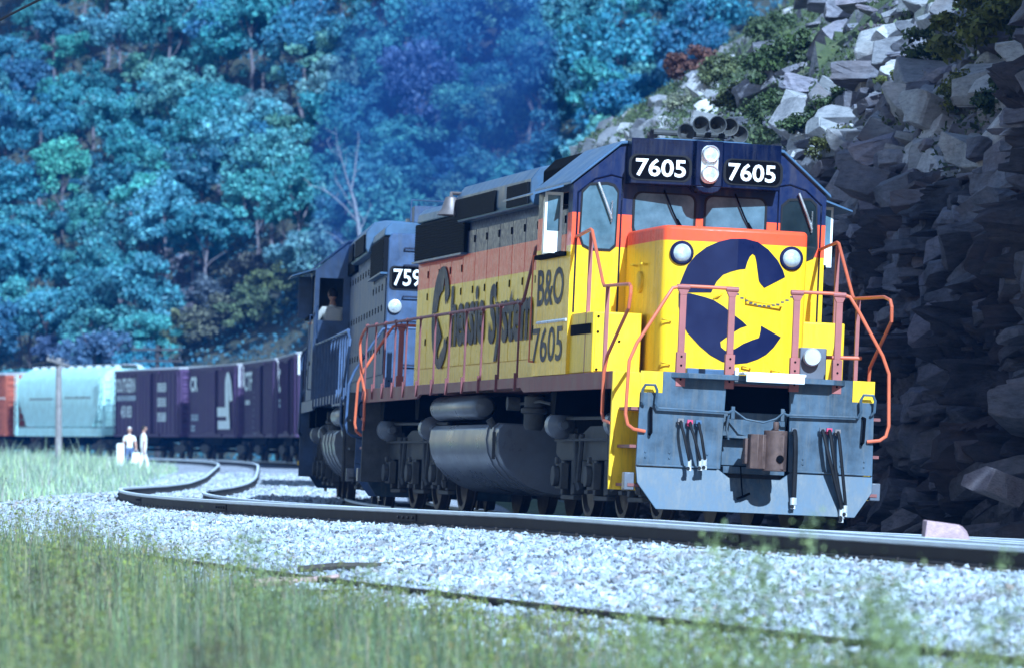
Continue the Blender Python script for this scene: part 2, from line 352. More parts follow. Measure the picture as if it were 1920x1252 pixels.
# ------------------------------------------------------------------ rock and stone shapes
def hull_variant(rng, npts, squash):
    p = rng.uniform(-1, 1, (npts, 3)); k = np.abs(p).max(1, keepdims=True); p = p / k * rng.uniform(.72, 1.0, (npts, 1)) * np.array(squash)
    bm = bmesh.new()
    for q in p: bm.verts.new(q)
    bmesh.ops.convex_hull(bm, input=bm.verts)
    for v in [v for v in bm.verts if not v.link_faces]: bm.verts.remove(v)
    return bm_arrays(bm)
def bm_arrays(bm):
    bmesh.ops.triangulate(bm, faces=bm.faces); bmesh.ops.recalc_face_normals(bm, faces=bm.faces); bm.verts.index_update()
    V = np.array([v.co[:] for v in bm.verts]); F = np.array([[v.index for v in f.verts] for f in bm.faces]); bm.free()
    return V, F
def block_variant(rng, squash):
    """a split block: a slab chopped by joint planes, its broken edges worn"""
    bm = bmesh.new(); bmesh.ops.create_cube(bm, size=2.0)
    for v in bm.verts: v.co = Vector(v.co) * Vector(rng.uniform(.85, 1.0, 3))
    for _ in range(int(rng.integers(6, 12))):
        n = Vector(rng.normal(size=3)).normalized(); sup = sum(abs(c) for c in n); d = sup * rng.uniform(.52, .86)
        r = bmesh.ops.bisect_plane(bm, geom=bm.verts[:] + bm.edges[:] + bm.faces[:], plane_co=n * d, plane_no=n, clear_outer=True)
        ed = [e for e in r["geom_cut"] if isinstance(e, bmesh.types.BMEdge)]
        if len(ed) > 2: bmesh.ops.contextual_create(bm, geom=ed)
    bmesh.ops.bevel(bm, geom=bm.edges[:], offset=rng.uniform(.02, .05), segments=1, affect='EDGES', profile=.5)
    for v in bm.verts: v.co = Vector((v.co.x * squash[0], v.co.y * squash[1], v.co.z * squash[2])) + Vector(rng.normal(0, .012, 3))
    return bm_arrays(bm)
from mathutils import noise as mnoise
def worn(VF, seed):
    V, F = VF; bm = bmesh.new(); vs = [bm.verts.new(q) for q in V]; [bm.faces.new([vs[i] for i in f]) for f in F]
    bmesh.ops.subdivide_edges(bm, edges=[e for e in bm.edges if e.calc_length() > .22], cuts=2, use_grid_fill=True); bm.normal_update()
    for v in bm.verts:
        q = v.co * 2.2 + Vector((seed * 7.3, 0, 0)); k = mnoise.fractal(q, 1., 2., 4) * .05 + mnoise.noise(Vector((q.x * .6, q.y * .6, q.z * 5))) * .035; v.co = v.co + v.normal * k
    return bm_arrays(bm)
ROCKS = [block_variant(RNG, (1, RNG.uniform(.6, 1), RNG.uniform(.5, .9))) for _ in range(30)]
WORN = [worn(block_variant(RNG, (1, RNG.uniform(.6, 1), RNG.uniform(.55, .95))), k) for k in range(22)]
PEBBLES = [hull_variant(RNG, 9, (1, .8, .65)) for _ in range(10)]
def rotmats(rng, n, tilt=None):
    if tilt is None:
        q = rng.normal(size=(n, 4)); q /= np.linalg.norm(q, axis=1, keepdims=True)
        w, x, y, z = q.T
        return np.stack([1 - 2 * (y * y + z * z), 2 * (x * y - z * w), 2 * (x * z + y * w), 2 * (x * y + z * w), 1 - 2 * (x * x + z * z), 2 * (y * z - x * w), 2 * (x * z - y * w), 2 * (y * z + x * w), 1 - 2 * (x * x + y * y)], -1).reshape(-1, 3, 3)
    return np.array([(Matrix.Rotation(a, 3, 'Z') @ Matrix.Rotation(b_, 3, 'Y') @ Matrix.Rotation(c_, 3, 'X')) for a, b_, c_ in tilt])
def scatter_hulls(name, variants, pos, scl, rots, m, rng):
    Vs, Fs, base = [], [], 0; pick = rng.integers(0, len(variants), len(pos))
    for i, (V, F) in enumerate(variants):
        j = np.where(pick == i)[0]
        if not len(j): continue
        P = np.einsum('nij,nkj->nki', rots[j], V[None] * scl[j][:, None, :]) + pos[j][:, None, :]
        Vs.append(P.reshape(-1, 3)); Fs.append((F[None] + (base + np.arange(len(j)) * len(V))[:, None, None]).reshape(-1, 3)); base += len(j) * len(V)
    return np_mesh(name, np.concatenate(Vs), np.concatenate(Fs), m)
def rock_mat(name, stops, per, bmp=.5, scale=2.):
    m, N, L, P = nodes_of(name); tc = N.new("ShaderNodeTexCoord").outputs["Object"]; g = N.new("ShaderNodeNewGeometry")
    n1 = noise(N, L, tc, scale * .6, 9, .7); n2 = noise(N, L, tc, scale * 3, 10, .75, (1, 1, 3.2)); n3 = noise(N, L, tc, scale * .35, 6, .6)
    c = ramp(N, L, n1, stops)
    c = mix(N, L, c, ramp(N, L, g.outputs["Random Per Island"], per), 1.0, 'MULTIPLY')
    c = mix(N, L, c, ramp(N, L, n2, [(.28, (.35, .35, .38)), (.5, (1, 1, 1)), (.72, (1.35, 1.3, 1.3))]), .9, 'MULTIPLY')
    c = mix(N, L, c, (.16, .10, .085), ramp(N, L, n3, [(.52, (0, 0, 0)), (.70, (.55,) * 3)]))
    L.new(c, P.inputs["Base Color"]); P.inputs["Roughness"].default_value = .75; bump(N, L, P, n2, bmp, .09)
    return m
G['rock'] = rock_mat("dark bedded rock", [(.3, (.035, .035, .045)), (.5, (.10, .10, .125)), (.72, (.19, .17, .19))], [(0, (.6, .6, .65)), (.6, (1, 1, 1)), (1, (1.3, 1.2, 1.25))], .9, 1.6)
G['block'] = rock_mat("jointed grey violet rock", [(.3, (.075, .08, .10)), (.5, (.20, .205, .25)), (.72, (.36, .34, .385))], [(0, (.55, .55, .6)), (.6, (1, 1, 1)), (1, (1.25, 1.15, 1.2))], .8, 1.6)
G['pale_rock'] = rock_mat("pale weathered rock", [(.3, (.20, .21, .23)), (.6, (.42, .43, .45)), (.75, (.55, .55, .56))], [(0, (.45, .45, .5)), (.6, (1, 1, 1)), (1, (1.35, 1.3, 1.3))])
G['stone'] = rock_mat("crushed pale stone", [(.3, (.36, .42, .48)), (.7, (.60, .66, .70))], [(0, (.20, .20, .24)), (.15, (.55, .56, .6)), (.4, (.9, .9, .92)), (.8, (1.05, 1.05, 1.05)), (.93, (1.15, 1.0, .95)), (1, (.9, .62, .5))], .2, 2.)
N_, L_ = G['stone'].node_tree.nodes, G['stone'].node_tree.links; P_ = N_["Principled BSDF"]; src = P_.inputs["Base Color"].links[0].from_socket
st_ = noise(N_, L_, N_.new("ShaderNodeTexCoord").outputs["Object"], .55, 6, .65); L_.new(mix(N_, L_, src, (.17, .14, .12), ramp(N_, L_, st_, [(.50, (0, 0, 0)), (.68, (.55,) * 3)])), P_.inputs["Base Color"])

def track_dir(s): t = float(np.interp(s, SS, TT)); return math.atan2(math.cos(t), -math.sin(t))   # heading of +s
rng = np.random.default_rng(11)
# the shaded rock wall beside the train: jointed facets stepping in and out, in two sizes, over tilted beds
def wall_base(s): return np.interp(s, [5, 20, 60, 110], [5.0, 5.0, 4.7, 5.2])
ws, wq = np.meshgrid(np.arange(-14, 62, .06), np.linspace(-.05, 1.10, 190), indexing='ij')
top = cliff_top(ws); zz = wq * top; tilt_s = ws + zz * .25; tilt_z = zz + ws * .10 + .25 * np.sin(ws * .5)
off = facets(tilt_s, tilt_z, 1.9, 1.0, .50, .75, 1.) + facets(tilt_s + .3 * np.sin(tilt_z * 3), tilt_z, .85, .36, .24, .8, 9.) + facets(tilt_s, tilt_z, .25, .15, .06, .5, 5.) + .03 * np.sin(tilt_z * 21 + 2 * np.sin(ws * 1.3))
Yw_ = -(wall_base(ws) + .9 * np.clip(wq, 0, 1) + np.maximum(0, wq - 1) * 12) + off * np.clip((wq + .05) * 6, .3, 1) - .15
x, y = plan(ws, Yw_); I = np.arange(ws.size).reshape(ws.shape); F = np.stack([I[:-1, :-1], I[1:, :-1], I[1:, 1:], I[:-1, 1:]], -1).reshape(-1, 4)
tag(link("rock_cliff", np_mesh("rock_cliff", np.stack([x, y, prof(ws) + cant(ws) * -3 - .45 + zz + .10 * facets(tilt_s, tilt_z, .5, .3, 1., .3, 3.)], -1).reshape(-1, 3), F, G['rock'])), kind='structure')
n = 2000; pos, scl, tl = [], [], []
for i in range(n):
    s = rng.uniform(4, 26) if i < 1650 else rng.uniform(26, 50); top = float(cliff_top(s)) + 3.5 * (i % 3 == 0); z = rng.uniform(-.2, top); big = rng.random(); sz = .12 + .14 * rng.random() if big < .6 else .22 + .20 * rng.random() if big < .93 else .40 + .25 * rng.random()
    ct = float(cliff_top(s)); Y = -(float(wall_base(s)) + .9 * min(1, z / ct) + max(0, z - ct) / 1.1) + rng.uniform(-.20, .28); x, y = plan(s, Y)
    pos.append((float(x), float(y), float(prof(s)) + cant(s) * -3 - .4 + z)); scl.append((sz * rng.uniform(1.0, 1.9), sz * rng.uniform(.8, 1.3), sz * rng.uniform(.28, .70)))
    tl.append((track_dir(s) + rng.normal(0, .4), rng.normal(.16, .13), rng.normal(0, .16)))
tag(link("cliff_blocks", scatter_hulls("cliff_blocks", WORN, np.array(pos), np.array(scl), rotmats(rng, n, tl), G['block'], rng)), kind='structure')
n = 900; pos, scl, tl = [], [], []
for i in range(n):
    s = rng.uniform(2, 30) if i < 900 else rng.uniform(30, 60); top = float(cliff_top(s)); q = rng.uniform(0, 1.05) ** 1.2; sz = .07 + .20 * rng.random() ** 2.2
    Y = -(float(wall_base(s)) + .9 * q) + rng.uniform(-.3, .25); x, y = plan(s, Y)
    pos.append((float(x), float(y), float(prof(s)) + cant(s) * -3 - .4 + q * top)); scl.append((sz * rng.uniform(.9, 1.9), sz * rng.uniform(.6, 1.15), sz * rng.uniform(.28, .75)))
    tl.append((track_dir(s) + rng.normal(0, .5), rng.normal(.2, .22), rng.normal(0, .28)))
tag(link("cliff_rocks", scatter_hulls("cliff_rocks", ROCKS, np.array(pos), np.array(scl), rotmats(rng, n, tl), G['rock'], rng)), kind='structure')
# pale broken rock on the slope above
pos, scl, tl = [], [], []
for i in range(1300):
    s = rng.uniform(6, 30) if i < 800 else rng.uniform(45, 108)
    d = abs(rng.normal(0, 1.6)) + .4 if i < 800 else abs(rng.normal(0, 2.5)) + .5
    base = float(np.interp(s, [5, 20, 60, 110], [5.0, 5.0, 4.7, 5.2])) + .7; Y = -(base + d)
    sz = float(np.exp(rng.normal(-1.55, .55))); sz = min(sz, .7)
    p = at(s, Y); pos.append((p.x, p.y, p.z + .1 * sz)); scl.append((sz * rng.uniform(.9, 1.6), sz * rng.uniform(.7, 1.1), sz * rng.uniform(.4, .8)))
    tl.append((track_dir(s) + rng.normal(0, .5), rng.normal(.1, .25), rng.normal(.3, .25)))
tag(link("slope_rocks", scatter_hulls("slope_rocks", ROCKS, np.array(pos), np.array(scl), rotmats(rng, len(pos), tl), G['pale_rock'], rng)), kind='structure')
# rubble at the foot of the wall
n = 2200; s = rng.uniform(-12, 45, n); Y = -2.7 - abs(rng.normal(0, .9, n)); x, y = plan(s, Y); sz = np.exp(rng.normal(-2.6, .5, n))[:, None]
tag(link("rubble", scatter_hulls("rubble", ROCKS, np.stack([x, y, np.minimum(ground_z(s, Y), 1.0)], -1), sz * rng.uniform(.6, 1.2, (n, 3)), rotmats(rng, n), G['rock'], rng)), kind='stuff')
# loose ballast stones
def stones(name, n, s0, s1, y0, y1, size):
    s = rng.uniform(s0, s1, n); Y = rng.uniform(y0, y1, n); x, y = plan(s, Y); sz = size * np.exp(np.clip(rng.normal(0, .28, n), -.6, .5))[:, None]
    me = scatter_hulls(name, PEBBLES, np.stack([x, y, ground_z(s, Y) + sz[:, 0] * .25], -1), sz * rng.uniform(.75, 1.15, (n, 3)), rotmats(rng, n), G['stone'], rng)
    return tag(link(name, me), kind='stuff')
stones("ballast_stones", 80000, -50, 24, 5.0, 8.6, .029)
stones("track_ballast_stones", 30000, 20, 130, -.3, 6.8, .042)
stones("verge_stones", 6000, -48, 10, 8.3, 10.2, .032)

# ------------------------------------------------------------------ plants
def leaf_mat(name, spread=.5, rough=.6):
    m, N, L, P = nodes_of(name); oi = N.new("ShaderNodeObjectInfo"); g = N.new("ShaderNodeNewGeometry")
    k = ramp(N, L, g.outputs["Random Per Island"], [(0, (1 - spread,) * 3), (.7, (1, 1, 1)), (1, (1 + spread, 1 + spread * .8, 1 + spread * .3))])
    c = mix(N, L, oi.outputs["Color"], k, 1.0, 'MULTIPLY'); L.new(c, P.inputs["Base Color"]); P.inputs["Roughness"].default_value = rough
    tr = N.new("ShaderNodeBsdfTranslucent"); L.new(c, tr.inputs[0]); ms = N.new("ShaderNodeMixShader"); ms.inputs[0].default_value = .25
    L.new(P.outputs[0], ms.inputs[1]); L.new(tr.outputs[0], ms.inputs[2]); L.new(ms.outputs[0], N["Material Output"].inputs[0])
    return m
m_leaf = leaf_mat("leaves"); m_bark = mat("grey violet bark", (.15, .13, .15), .9, var=.3, scale=4, bmp=.3)
m_deadbark = mat("bleached dead wood", (.30, .31, .34), .8, var=.25, scale=4, bmp=.2)
def leaf_quads(C, size, rng, up=.5, out=None):
    n = len(C); nrm = rng.normal(size=(n, 3)); nrm /= np.linalg.norm(nrm, axis=1, keepdims=True)
    if out is not None: nrm = nrm * .8 + out * .6
    nrm[:, 2] += up; nrm /= np.linalg.norm(nrm, axis=1, keepdims=True)
    a = np.cross(nrm, rng.normal(size=(n, 3))); a /= np.linalg.norm(a, axis=1, keepdims=True); b_ = np.cross(nrm, a)
    s = (size * np.exp(rng.normal(0, .3, n)))[:, None]; a = a * s; b_ = b_ * s * .6
    V = np.stack([C - a, C + b_ * .9 - a * .1, C + a, C - b_ * .9 - a * .1], 1).reshape(-1, 3); F = np.arange(4 * n).reshape(-1, 4)
    return V, F
def crown_mesh(name, rng, rad, high, clumps, per, leaf, z0, gap=.0):
    Cs, Os = [], []
    for i in range(clumps):
        d = rng.normal(size=3); d /= np.linalg.norm(d)
        if d[2] < -.5: d[2] *= -.6
        r = rng.uniform(.4, 1.15); c = d * r * np.array([rad, rad, high]); cr = rad * rng.uniform(.16, .36)
        e = rng.normal(size=(per, 3)); e /= np.linalg.norm(e, axis=1, keepdims=True); q = e * (rng.random((per, 1)) ** .45) * cr * np.array([1.1, 1.1, .75])
        Cs.append(c + q); Os.append(e)
    C = np.concatenate(Cs) + np.array([0, 0, z0 + high]); V, F = leaf_quads(C, leaf, rng, .35, np.concatenate(Os))
    return np_mesh(name, V, F, m_leaf)
def trunk_mesh(name, rng, h, r, limbs, m, spread=.5):
    mb = MB(); pts = [Vector((0, 0, -.4))]; 
    for i in range(1, 5): pts.append(Vector((rng.normal(0, .05) * h * .3, rng.normal(0, .05) * h * .3, h * i / 4)))
    mb.tube(pts, [r * (1 - .17 * i) for i in range(5)], 7)
    for i in range(limbs):
        k = rng.uniform(.4, .95); p = Vector((0, 0, 0)).lerp(pts[4], k); an = rng.uniform(0, 6.28); ln = h * rng.uniform(.25, .5)
        d = Vector((math.cos(an) * spread, math.sin(an) * spread, rng.uniform(.4, .9)))
        q = p + d * ln * .5; q2 = q + (d + Vector((rng.normal(0, .2), rng.normal(0, .2), .2))) * ln * .5
        mb.tube([p, q, q2], [r * .45, r * .28, r * .08], 5)
    me_o = mb.build(name, m); me = me_o.data; bpy.data.objects.remove(me_o); return me
rt = np.random.default_rng(5)
TREES = []
for i in range(8):
    rad = rt.uniform(1.9, 2.5); hi = rad * rt.uniform(.8, 1.25); th = rt.uniform(1.6, 2.8)
    TREES.append((crown_mesh("crown", rt, rad, hi, int(rt.integers(30, 42)), 150, .115, th), trunk_mesh("trunk", rt, th + hi * 1.2, .13, 5, m_bark), th + 2 * hi, rad))
HAZE_HUES = [("pale green", (.10, .40, .42)), ("mid green", (.06, .29, .34)), ("dark green", (.035, .17, .27)), ("yellow green", (.13, .34, .33)), ("blue green", (.045, .24, .36)), ("mauve", (.09, .16, .30))]  # blue of the haze and colour cast mixed into the leaf greens
def xy_sY(x, y):
    d = (CX - x) ** 2 + (CY - y) ** 2; i = int(np.argmin(d)); t = TT[i]; return SS[i], -(math.cos(t) * (x - CX[i]) + math.sin(t) * (y - CY[i]))
def ray_ground(u, v, d0=40, d1=420, step=.5, lift=0.):
    for D in np.arange(d0, d1, step):
        x = (u - 960) / 10667 * D; z = CAMZ - (v - 851) / 10667 * D
        s, Y = xy_sY(x, D)
        if z < float(ground_z(s, Y)) + lift: return s, Y, D
    return None
def blocked(x, y, z):           # the near spur hides what lies behind it
    D = y
    for k in np.arange(60, D - 12, 2.):
        f = k / D; s, Y = xy_sY(x * f, k)
        if s < 122 and CAMZ + (z - CAMZ) * f < float(ground_z(s, Y)) - .2: return True
    return False
MARKS = [(-200, 40, "the rusty red boxcar"), (40, 205, "the pale hopper"), (205, 345, "the SOUTHERN boxcar"), (345, 450, "the emblem boxcar"), (450, 545, "the nearest boxcar"), (545, 640, "the dark engine's cab"), (640, 800, "the dark engine's hood"), (800, 930, "the yellow engine's bell"), (930, 1300, "the yellow engine's cab")]
ORD = "lowest second third fourth fifth sixth seventh eighth ninth tenth eleventh twelfth thirteenth fourteenth fifteenth sixteenth seventeenth eighteenth nineteenth twentieth".split()
cand = []
for s in np.arange(112, 356, 3.4):
    for Y in np.arange(-9.5, -52, -3.4):
        ss, YY = s + rt.uniform(-1.6, 1.6), Y + rt.uniform(-1.6, 1.6)
        if -YY < np.interp(ss, [110, 200, 250, 420], [15, 11, 8.5, 8]) + 1: continue
        p = at(ss, YY); k = rt.uniform(.62, 1.25); vi = int(rt.integers(0, 8)); topz = p.z + TREES[vi][2] * k
        u, vb = px(p); _, vt = px((p.x, p.y, topz))
        if u < -110 or u > 1330 or vt > 720 or vb < -10: continue
        if 800 < u < 1540 and vt > 420: continue
        if 300 < u < 580 and vb > 575: continue
        if 640 < u <= 800 and vt > 450: continue
        if u > 930 and (blocked(p.x, p.y, topz)): continue
        cand.append((u, (vb + vt) / 2, p, k, vi))
if len(cand) > 292: cand = [cand[i] for i in sorted(rt.choice(len(cand), 292, replace=False))]
cols = {}
for u, v, p, k, vi in cand:
    j = next((i for i, (a, e, _) in enumerate(MARKS) if a <= u < e), len(MARKS) - 1); cols.setdefault(j, []).append((v, u, p, k, vi))
for j, lst in cols.items():
    lst.sort(key=lambda t: -t[0])
    a, e, nm = MARKS[j]; half = {}
    for v, u, p, k, vi in lst:
        side = "left" if u < (max(a, 0) + e) / 2 else "right"; r = half.get(side, 0); half[side] = r + 1
        hn, hc = HAZE_HUES[int(rt.choice(6, p=[.22, .36, .10, .06, .24, .02]))]
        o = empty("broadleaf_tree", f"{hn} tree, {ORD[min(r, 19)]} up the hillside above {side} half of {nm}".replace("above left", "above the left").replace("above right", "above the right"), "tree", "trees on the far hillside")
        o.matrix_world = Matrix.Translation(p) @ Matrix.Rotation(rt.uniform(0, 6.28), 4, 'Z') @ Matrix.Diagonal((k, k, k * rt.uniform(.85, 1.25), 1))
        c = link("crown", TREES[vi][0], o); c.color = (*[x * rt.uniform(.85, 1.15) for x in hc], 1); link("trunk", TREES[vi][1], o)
# undergrowth between the trees
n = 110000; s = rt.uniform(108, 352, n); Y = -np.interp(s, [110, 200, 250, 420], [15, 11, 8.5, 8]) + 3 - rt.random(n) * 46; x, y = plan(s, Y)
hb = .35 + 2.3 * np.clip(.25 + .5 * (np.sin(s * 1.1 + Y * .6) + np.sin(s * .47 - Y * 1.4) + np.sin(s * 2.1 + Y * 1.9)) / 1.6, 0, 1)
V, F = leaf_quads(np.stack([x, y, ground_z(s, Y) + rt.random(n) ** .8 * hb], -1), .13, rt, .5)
o = link("undergrowth", np_mesh("undergrowth", V, F, m_leaf)); o.color = (.045, .17, .26, 1); tag(o, "dark undergrowth covering the far hillside", "undergrowth", kind='stuff')  # leaf colour holds the same haze blue as the trees
# trees whose pale trunks show
m_pale = mat("pale grey bark", (.30, .28, .33), .85, var=.2, scale=3)
for (u, v, h, lab) in ((268, 285, 3.6, "tall tree with a long bare pale trunk, high above the last boxcar before the hopper"), (540, 400, 3.4, "pale green tree with a thin pale trunk, left of the dead tree"), (612, 235, 3.0, "tree with a slim pale trunk above the dead tree's left boughs")):
    g = ray_ground(u, v, 150)
    if not g: continue
    p = at(g[0], g[1]); o = empty("slender_tree", lab, "tree"); o.matrix_world = Matrix.Translation(p) @ Matrix.Diagonal((.85, .85, .85, 1))
    link("trunk", trunk_mesh("trunk", rt, h + 2.5, .13, 4, m_pale), o); c = link("crown", crown_mesh("crown", rt, 1.7, 1.5, 30, 140, .115, h + .8), o); c.color = (.11, .30, .24, 1)
# the dead tree: bleached trunk with forked boughs
mb = MB(); rd = random.Random(4); DT = 272.; kx = DT / 10667
def limb(pts, r0, r1, dep=0.):
    n = len(pts); out = []
    for i, (u, v) in enumerate(pts): out.append(Vector(((u - 690) * kx, dep * i + rd.uniform(-.15, .15), (858 - v) * kx)))
    mb.tube(out, [.62 * (r0 + (r1 - r0) * i / (n - 1)) for i in range(n)], 7); return out
def twigs(pts, r, n):
    for _ in range(n):
        i = rd.randint(1, len(pts) - 1); p = pts[i - 1].lerp(pts[i], rd.random()); d = Vector((rd.uniform(-1, 1), rd.uniform(-.8, .8), rd.uniform(.1, 1.))).normalized(); q = p + d * rd.uniform(.3, .7); mb.tube([p, p.lerp(q, .5) + Vector((0, 0, .06)), q + Vector((rd.uniform(-.1, .1), 0, rd.uniform(0, .2)))], [r, r * .7, r * .3], 5)
limb([(690, 880), (684, 700), (679, 560), (677, 440), (671, 395), (664, 355), (657, 335)], .26, .10)
for q, r0, dep in (([(659, 342), (648, 305), (640, 275), (632, 245), (630, 218)], .085, -.2), ([(658, 338), (664, 305), (668, 270), (672, 240), (670, 222)], .075, .2), ([(668, 392), (645, 365), (622, 345), (600, 332), (578, 328)], .07, -.3), ([(664, 372), (650, 350), (634, 322), (622, 306)], .045, .2), ([(678, 470), (655, 450), (640, 432), (626, 420)], .05, .25), ([(674, 415), (688, 380), (697, 360)], .04, .2), ([(640, 275), (622, 262), (612, 240)], .03, -.1)):
    twigs(limb(q, r0, .015, dep), .018, 5)
o = mb.build("dead_tree", m_deadbark); x = (690 - 960) / 10667 * DT; s, Y = xy_sY(x, DT); o.location = (x, DT, float(ground_z(s, Y)))
tag(o, "bare bleached dead tree with forked boughs standing above the dark engine", "dead tree")

# shrubs and weeds on the near slope and at the foot of the far hill
def shrub_mesh(rng, rad, high, clumps, per, leaf): return crown_mesh("shrub", rng, rad, high, clumps, per, leaf, -.15 * high)
SH = [shrub_mesh(rt, .95, .75, 20, 170, .06) for _ in range(4)]
def shrub(u, v, k, col, lab, grp=None, d0=55, lift=0., kz=1.):
    g = ray_ground(u, v, d0)
    if not g: return
    p = at(g[0], g[1]); o = link("shrub", SH[int(rt.integers(0, 4))]); o.color = (*col, 1)
    o.matrix_world = Matrix.Translation(p) @ Matrix.Rotation(rt.uniform(0, 6.3), 4, 'Z') @ Matrix.Diagonal((k, k, k * kz, 1)); tag(o, lab, "shrub", grp)
YG, DG, RD_, PG = (.15, .17, .035), (.05, .085, .03), (.17, .075, .06), (.24, .26, .19)
for a in ((1870, 175, 1.0, YG, "yellow green bush at the top right of the rock wall"), (1905, 95, .95, (.12, .14, .03), "olive bush highest on the rock slope at the right edge"), (1825, 245, .6, YG, "small yellow green bush under the big bush at the right edge"), (1770, 150, .6, DG, "dark bush between the pale boulders and the yellow bushes"), (1905, 260, .6, DG, "dark green bush overhanging the wall at the right edge"),
          (1480, 175, .8, DG, "dark green bush just left of the pale boulders"), (1440, 110, .8, (.07, .11, .05), "green bush on the slope above the horns"), (1400, 60, .9, (.08, .12, .07), "green bush high on the slope above the horns"), (1515, 290, .5, DG, "dark bush in the cleft above the right end of the cab roof"), (1560, 330, .5, (.10, .11, .03), "olive bush in the cleft beside the cab's right roof edge"), (1590, 455, .45, DG, "ivy green bush low on the rock beside the cab's right window"), (1575, 235, .4, DG, "small dark bush under the pale boulders"),
          (1300, 175, .9, RD_, "reddish brown bush on the slope left of the horns"), (1335, 130, .8, RD_, "red brown bush at the top of the slope"), (1235, 135, .9, (.17, .16, .13), "pale dry bush at the left tip of the stony slope"), (1370, 185, .7, (.12, .15, .07), "light green bush right of the reddish brown bush"), (1285, 235, .6, PG, "tuft of pale dry grass at the foot of the reddish bush"), (1350, 95, .9, PG, "pale dry bush above the red brown bush"), (1395, 240, .6, (.09, .11, .04), "olive bush behind the rightmost horn"), (1445, 245, .5, DG, "dark bush behind the right number board"), (1640, 420, .3, (.1, .13, .04), "tiny green plant in a crack of the dark wall"), (1690, 195, .35, (.16, .19, .05), "small bright green tuft below the pale boulders")):
    shrub(*a)
for (u, v, k, c, lab) in ((330, 672, 2.1, (.13, .15, .08), "pale olive bush behind the boxcar with the white emblem"), (255, 690, 1.8, (.12, .13, .07), "pale olive bush behind the last boxcar before the hopper"), (420, 655, 2.1, (.12, .13, .10), "brownish bush above the boxcar with the white emblem"), (480, 630, 2.0, (.11, .16, .09), "light green bush above the boxcar next to the engines"), (520, 590, 2.1, (.13, .17, .08), "light green bush left of the dark engine's cab"), (375, 600, 1.9, (.09, .12, .16), "mauve bush on the bare slope left of the dark engine"), (455, 560, 1.8, (.13, .13, .11), "rust tinted bush on the bare slope left of the dark engine")):
    shrub(u, v, k, c, lab, None, 150)
# bare rock on the far slope
pos, scl = [], []
for i in range(80):
    u, v = (rt.normal(545, 45), rt.normal(500, 18)) if i < 45 else (rt.normal(335, 32), rt.normal(535, 26)); g = ray_ground(u, v, 150, 400, 1.)
    if g: p = at(g[0], g[1]); pos.append(p[:]); k = rt.uniform(.25, .6); scl.append((k * 1.5, k, k * .8))
tag(link("far_outcrop", scatter_hulls("far_outcrop", ROCKS, np.array(pos), np.array(scl), rotmats(rt, len(pos)), G['rock'], rt)), kind='structure')

n = 150000; s = rt.uniform(4, 108, n) ** 1.0; Y = -5.9 - abs(rt.normal(0, 5.5, n)); k = np.sin(s * .9 + Y * .7) + np.sin(s * .37 - Y * 1.3) + .8 * np.sin(s * 2.3 + Y * 2.9); kp = k > rt.normal(-.25, .6, n) + np.where((s > 11) & (s < 30), .9, 0); s, Y = s[kp], Y[kp]; x, y = plan(s, Y)
V, F = leaf_quads(np.stack([x, y, ground_z(s, Y) + rt.random(len(s)) ** 1.5 * .6], -1), .048, rt, .4)
o = link("slope_undergrowth", np_mesh("slope_undergrowth", V, F, m_leaf)); o.color = (.075, .11, .05, 1); tag(o, "low green and olive growth between the rocks of the near slope", "undergrowth", kind='stuff')
# grass: the field at the left, the verge in front
def blades(name, x, y, z, h, w, rng, col, lean=.35, label=None):
    n = len(x); an = rng.uniform(0, 6.28, n); dx, dy = np.cos(an), np.sin(an); ln = h * lean * rng.uniform(.2, 1.2, n)
    V = []
    for f, wf in ((0, 1.), (.4, .85), (.75, .55), (1., .06)):
        c = np.stack([x + dx * ln * f * f, y + dy * ln * f * f, z + h * f * (1 - .12 * f)], -1); sd = np.stack([-dy, dx, 0 * dx], -1) * (w * wf)[:, None]
        V += [c - sd, c + sd]
    V = np.stack(V, 1).reshape(-1, 3); I = (np.arange(n) * 8)[:, None]
    F = np.concatenate([I + np.array([[2 * k, 2 * k + 1, 2 * k + 3, 2 * k + 2]]) for k in range(3)], 1).reshape(-1, 4)
    o = link(name, np_mesh(name, V, F, m_grass)); o.color = (*col, 1); return tag(o, label, "grass", kind='stuff')
def grass_mat():
    m, N, L, P = nodes_of("grass blades"); oi = N.new("ShaderNodeObjectInfo"); g = N.new("ShaderNodeNewGeometry"); tc = N.new("ShaderNodeTexCoord").outputs["Object"]
    k = ramp(N, L, g.outputs["Random Per Island"], [(0, (.55, .6, .6)), (.45, (1, 1, 1)), (.7, (1.1, 1.25, .7)), (.85, (1.5, 1.35, 1.0)), (.94, (1.3, .95, 1.2)), (1, (1.2, .8, .9))])
    c = mix(N, L, oi.outputs["Color"], k, 1.0, 'MULTIPLY'); c = mix(N, L, c, ramp(N, L, noise(N, L, tc, .5, 4), [(.35, (.7, .75, .75)), (.65, (1.25, 1.25, 1.1))]), 1.0, 'MULTIPLY')
    L.new(c, P.inputs["Base Color"]); P.inputs["Roughness"].default_value = .55
    tr = N.new("ShaderNodeBsdfTranslucent"); L.new(c, tr.inputs[0]); ms = N.new("ShaderNodeMixShader"); ms.inputs[0].default_value = .35
    L.new(P.outputs[0], ms.inputs[1]); L.new(tr.outputs[0], ms.inputs[2]); L.new(ms.outputs[0], N["Material Output"].inputs[0]); return m
m_grass = grass_mat()
def field(s0, s1, y0, y1, n):
    s = rt.uniform(s0, s1, n); Y = rt.uniform(y0, y1, n); x, y = plan(s, Y); z = ground_z(s, Y); return x, y, z
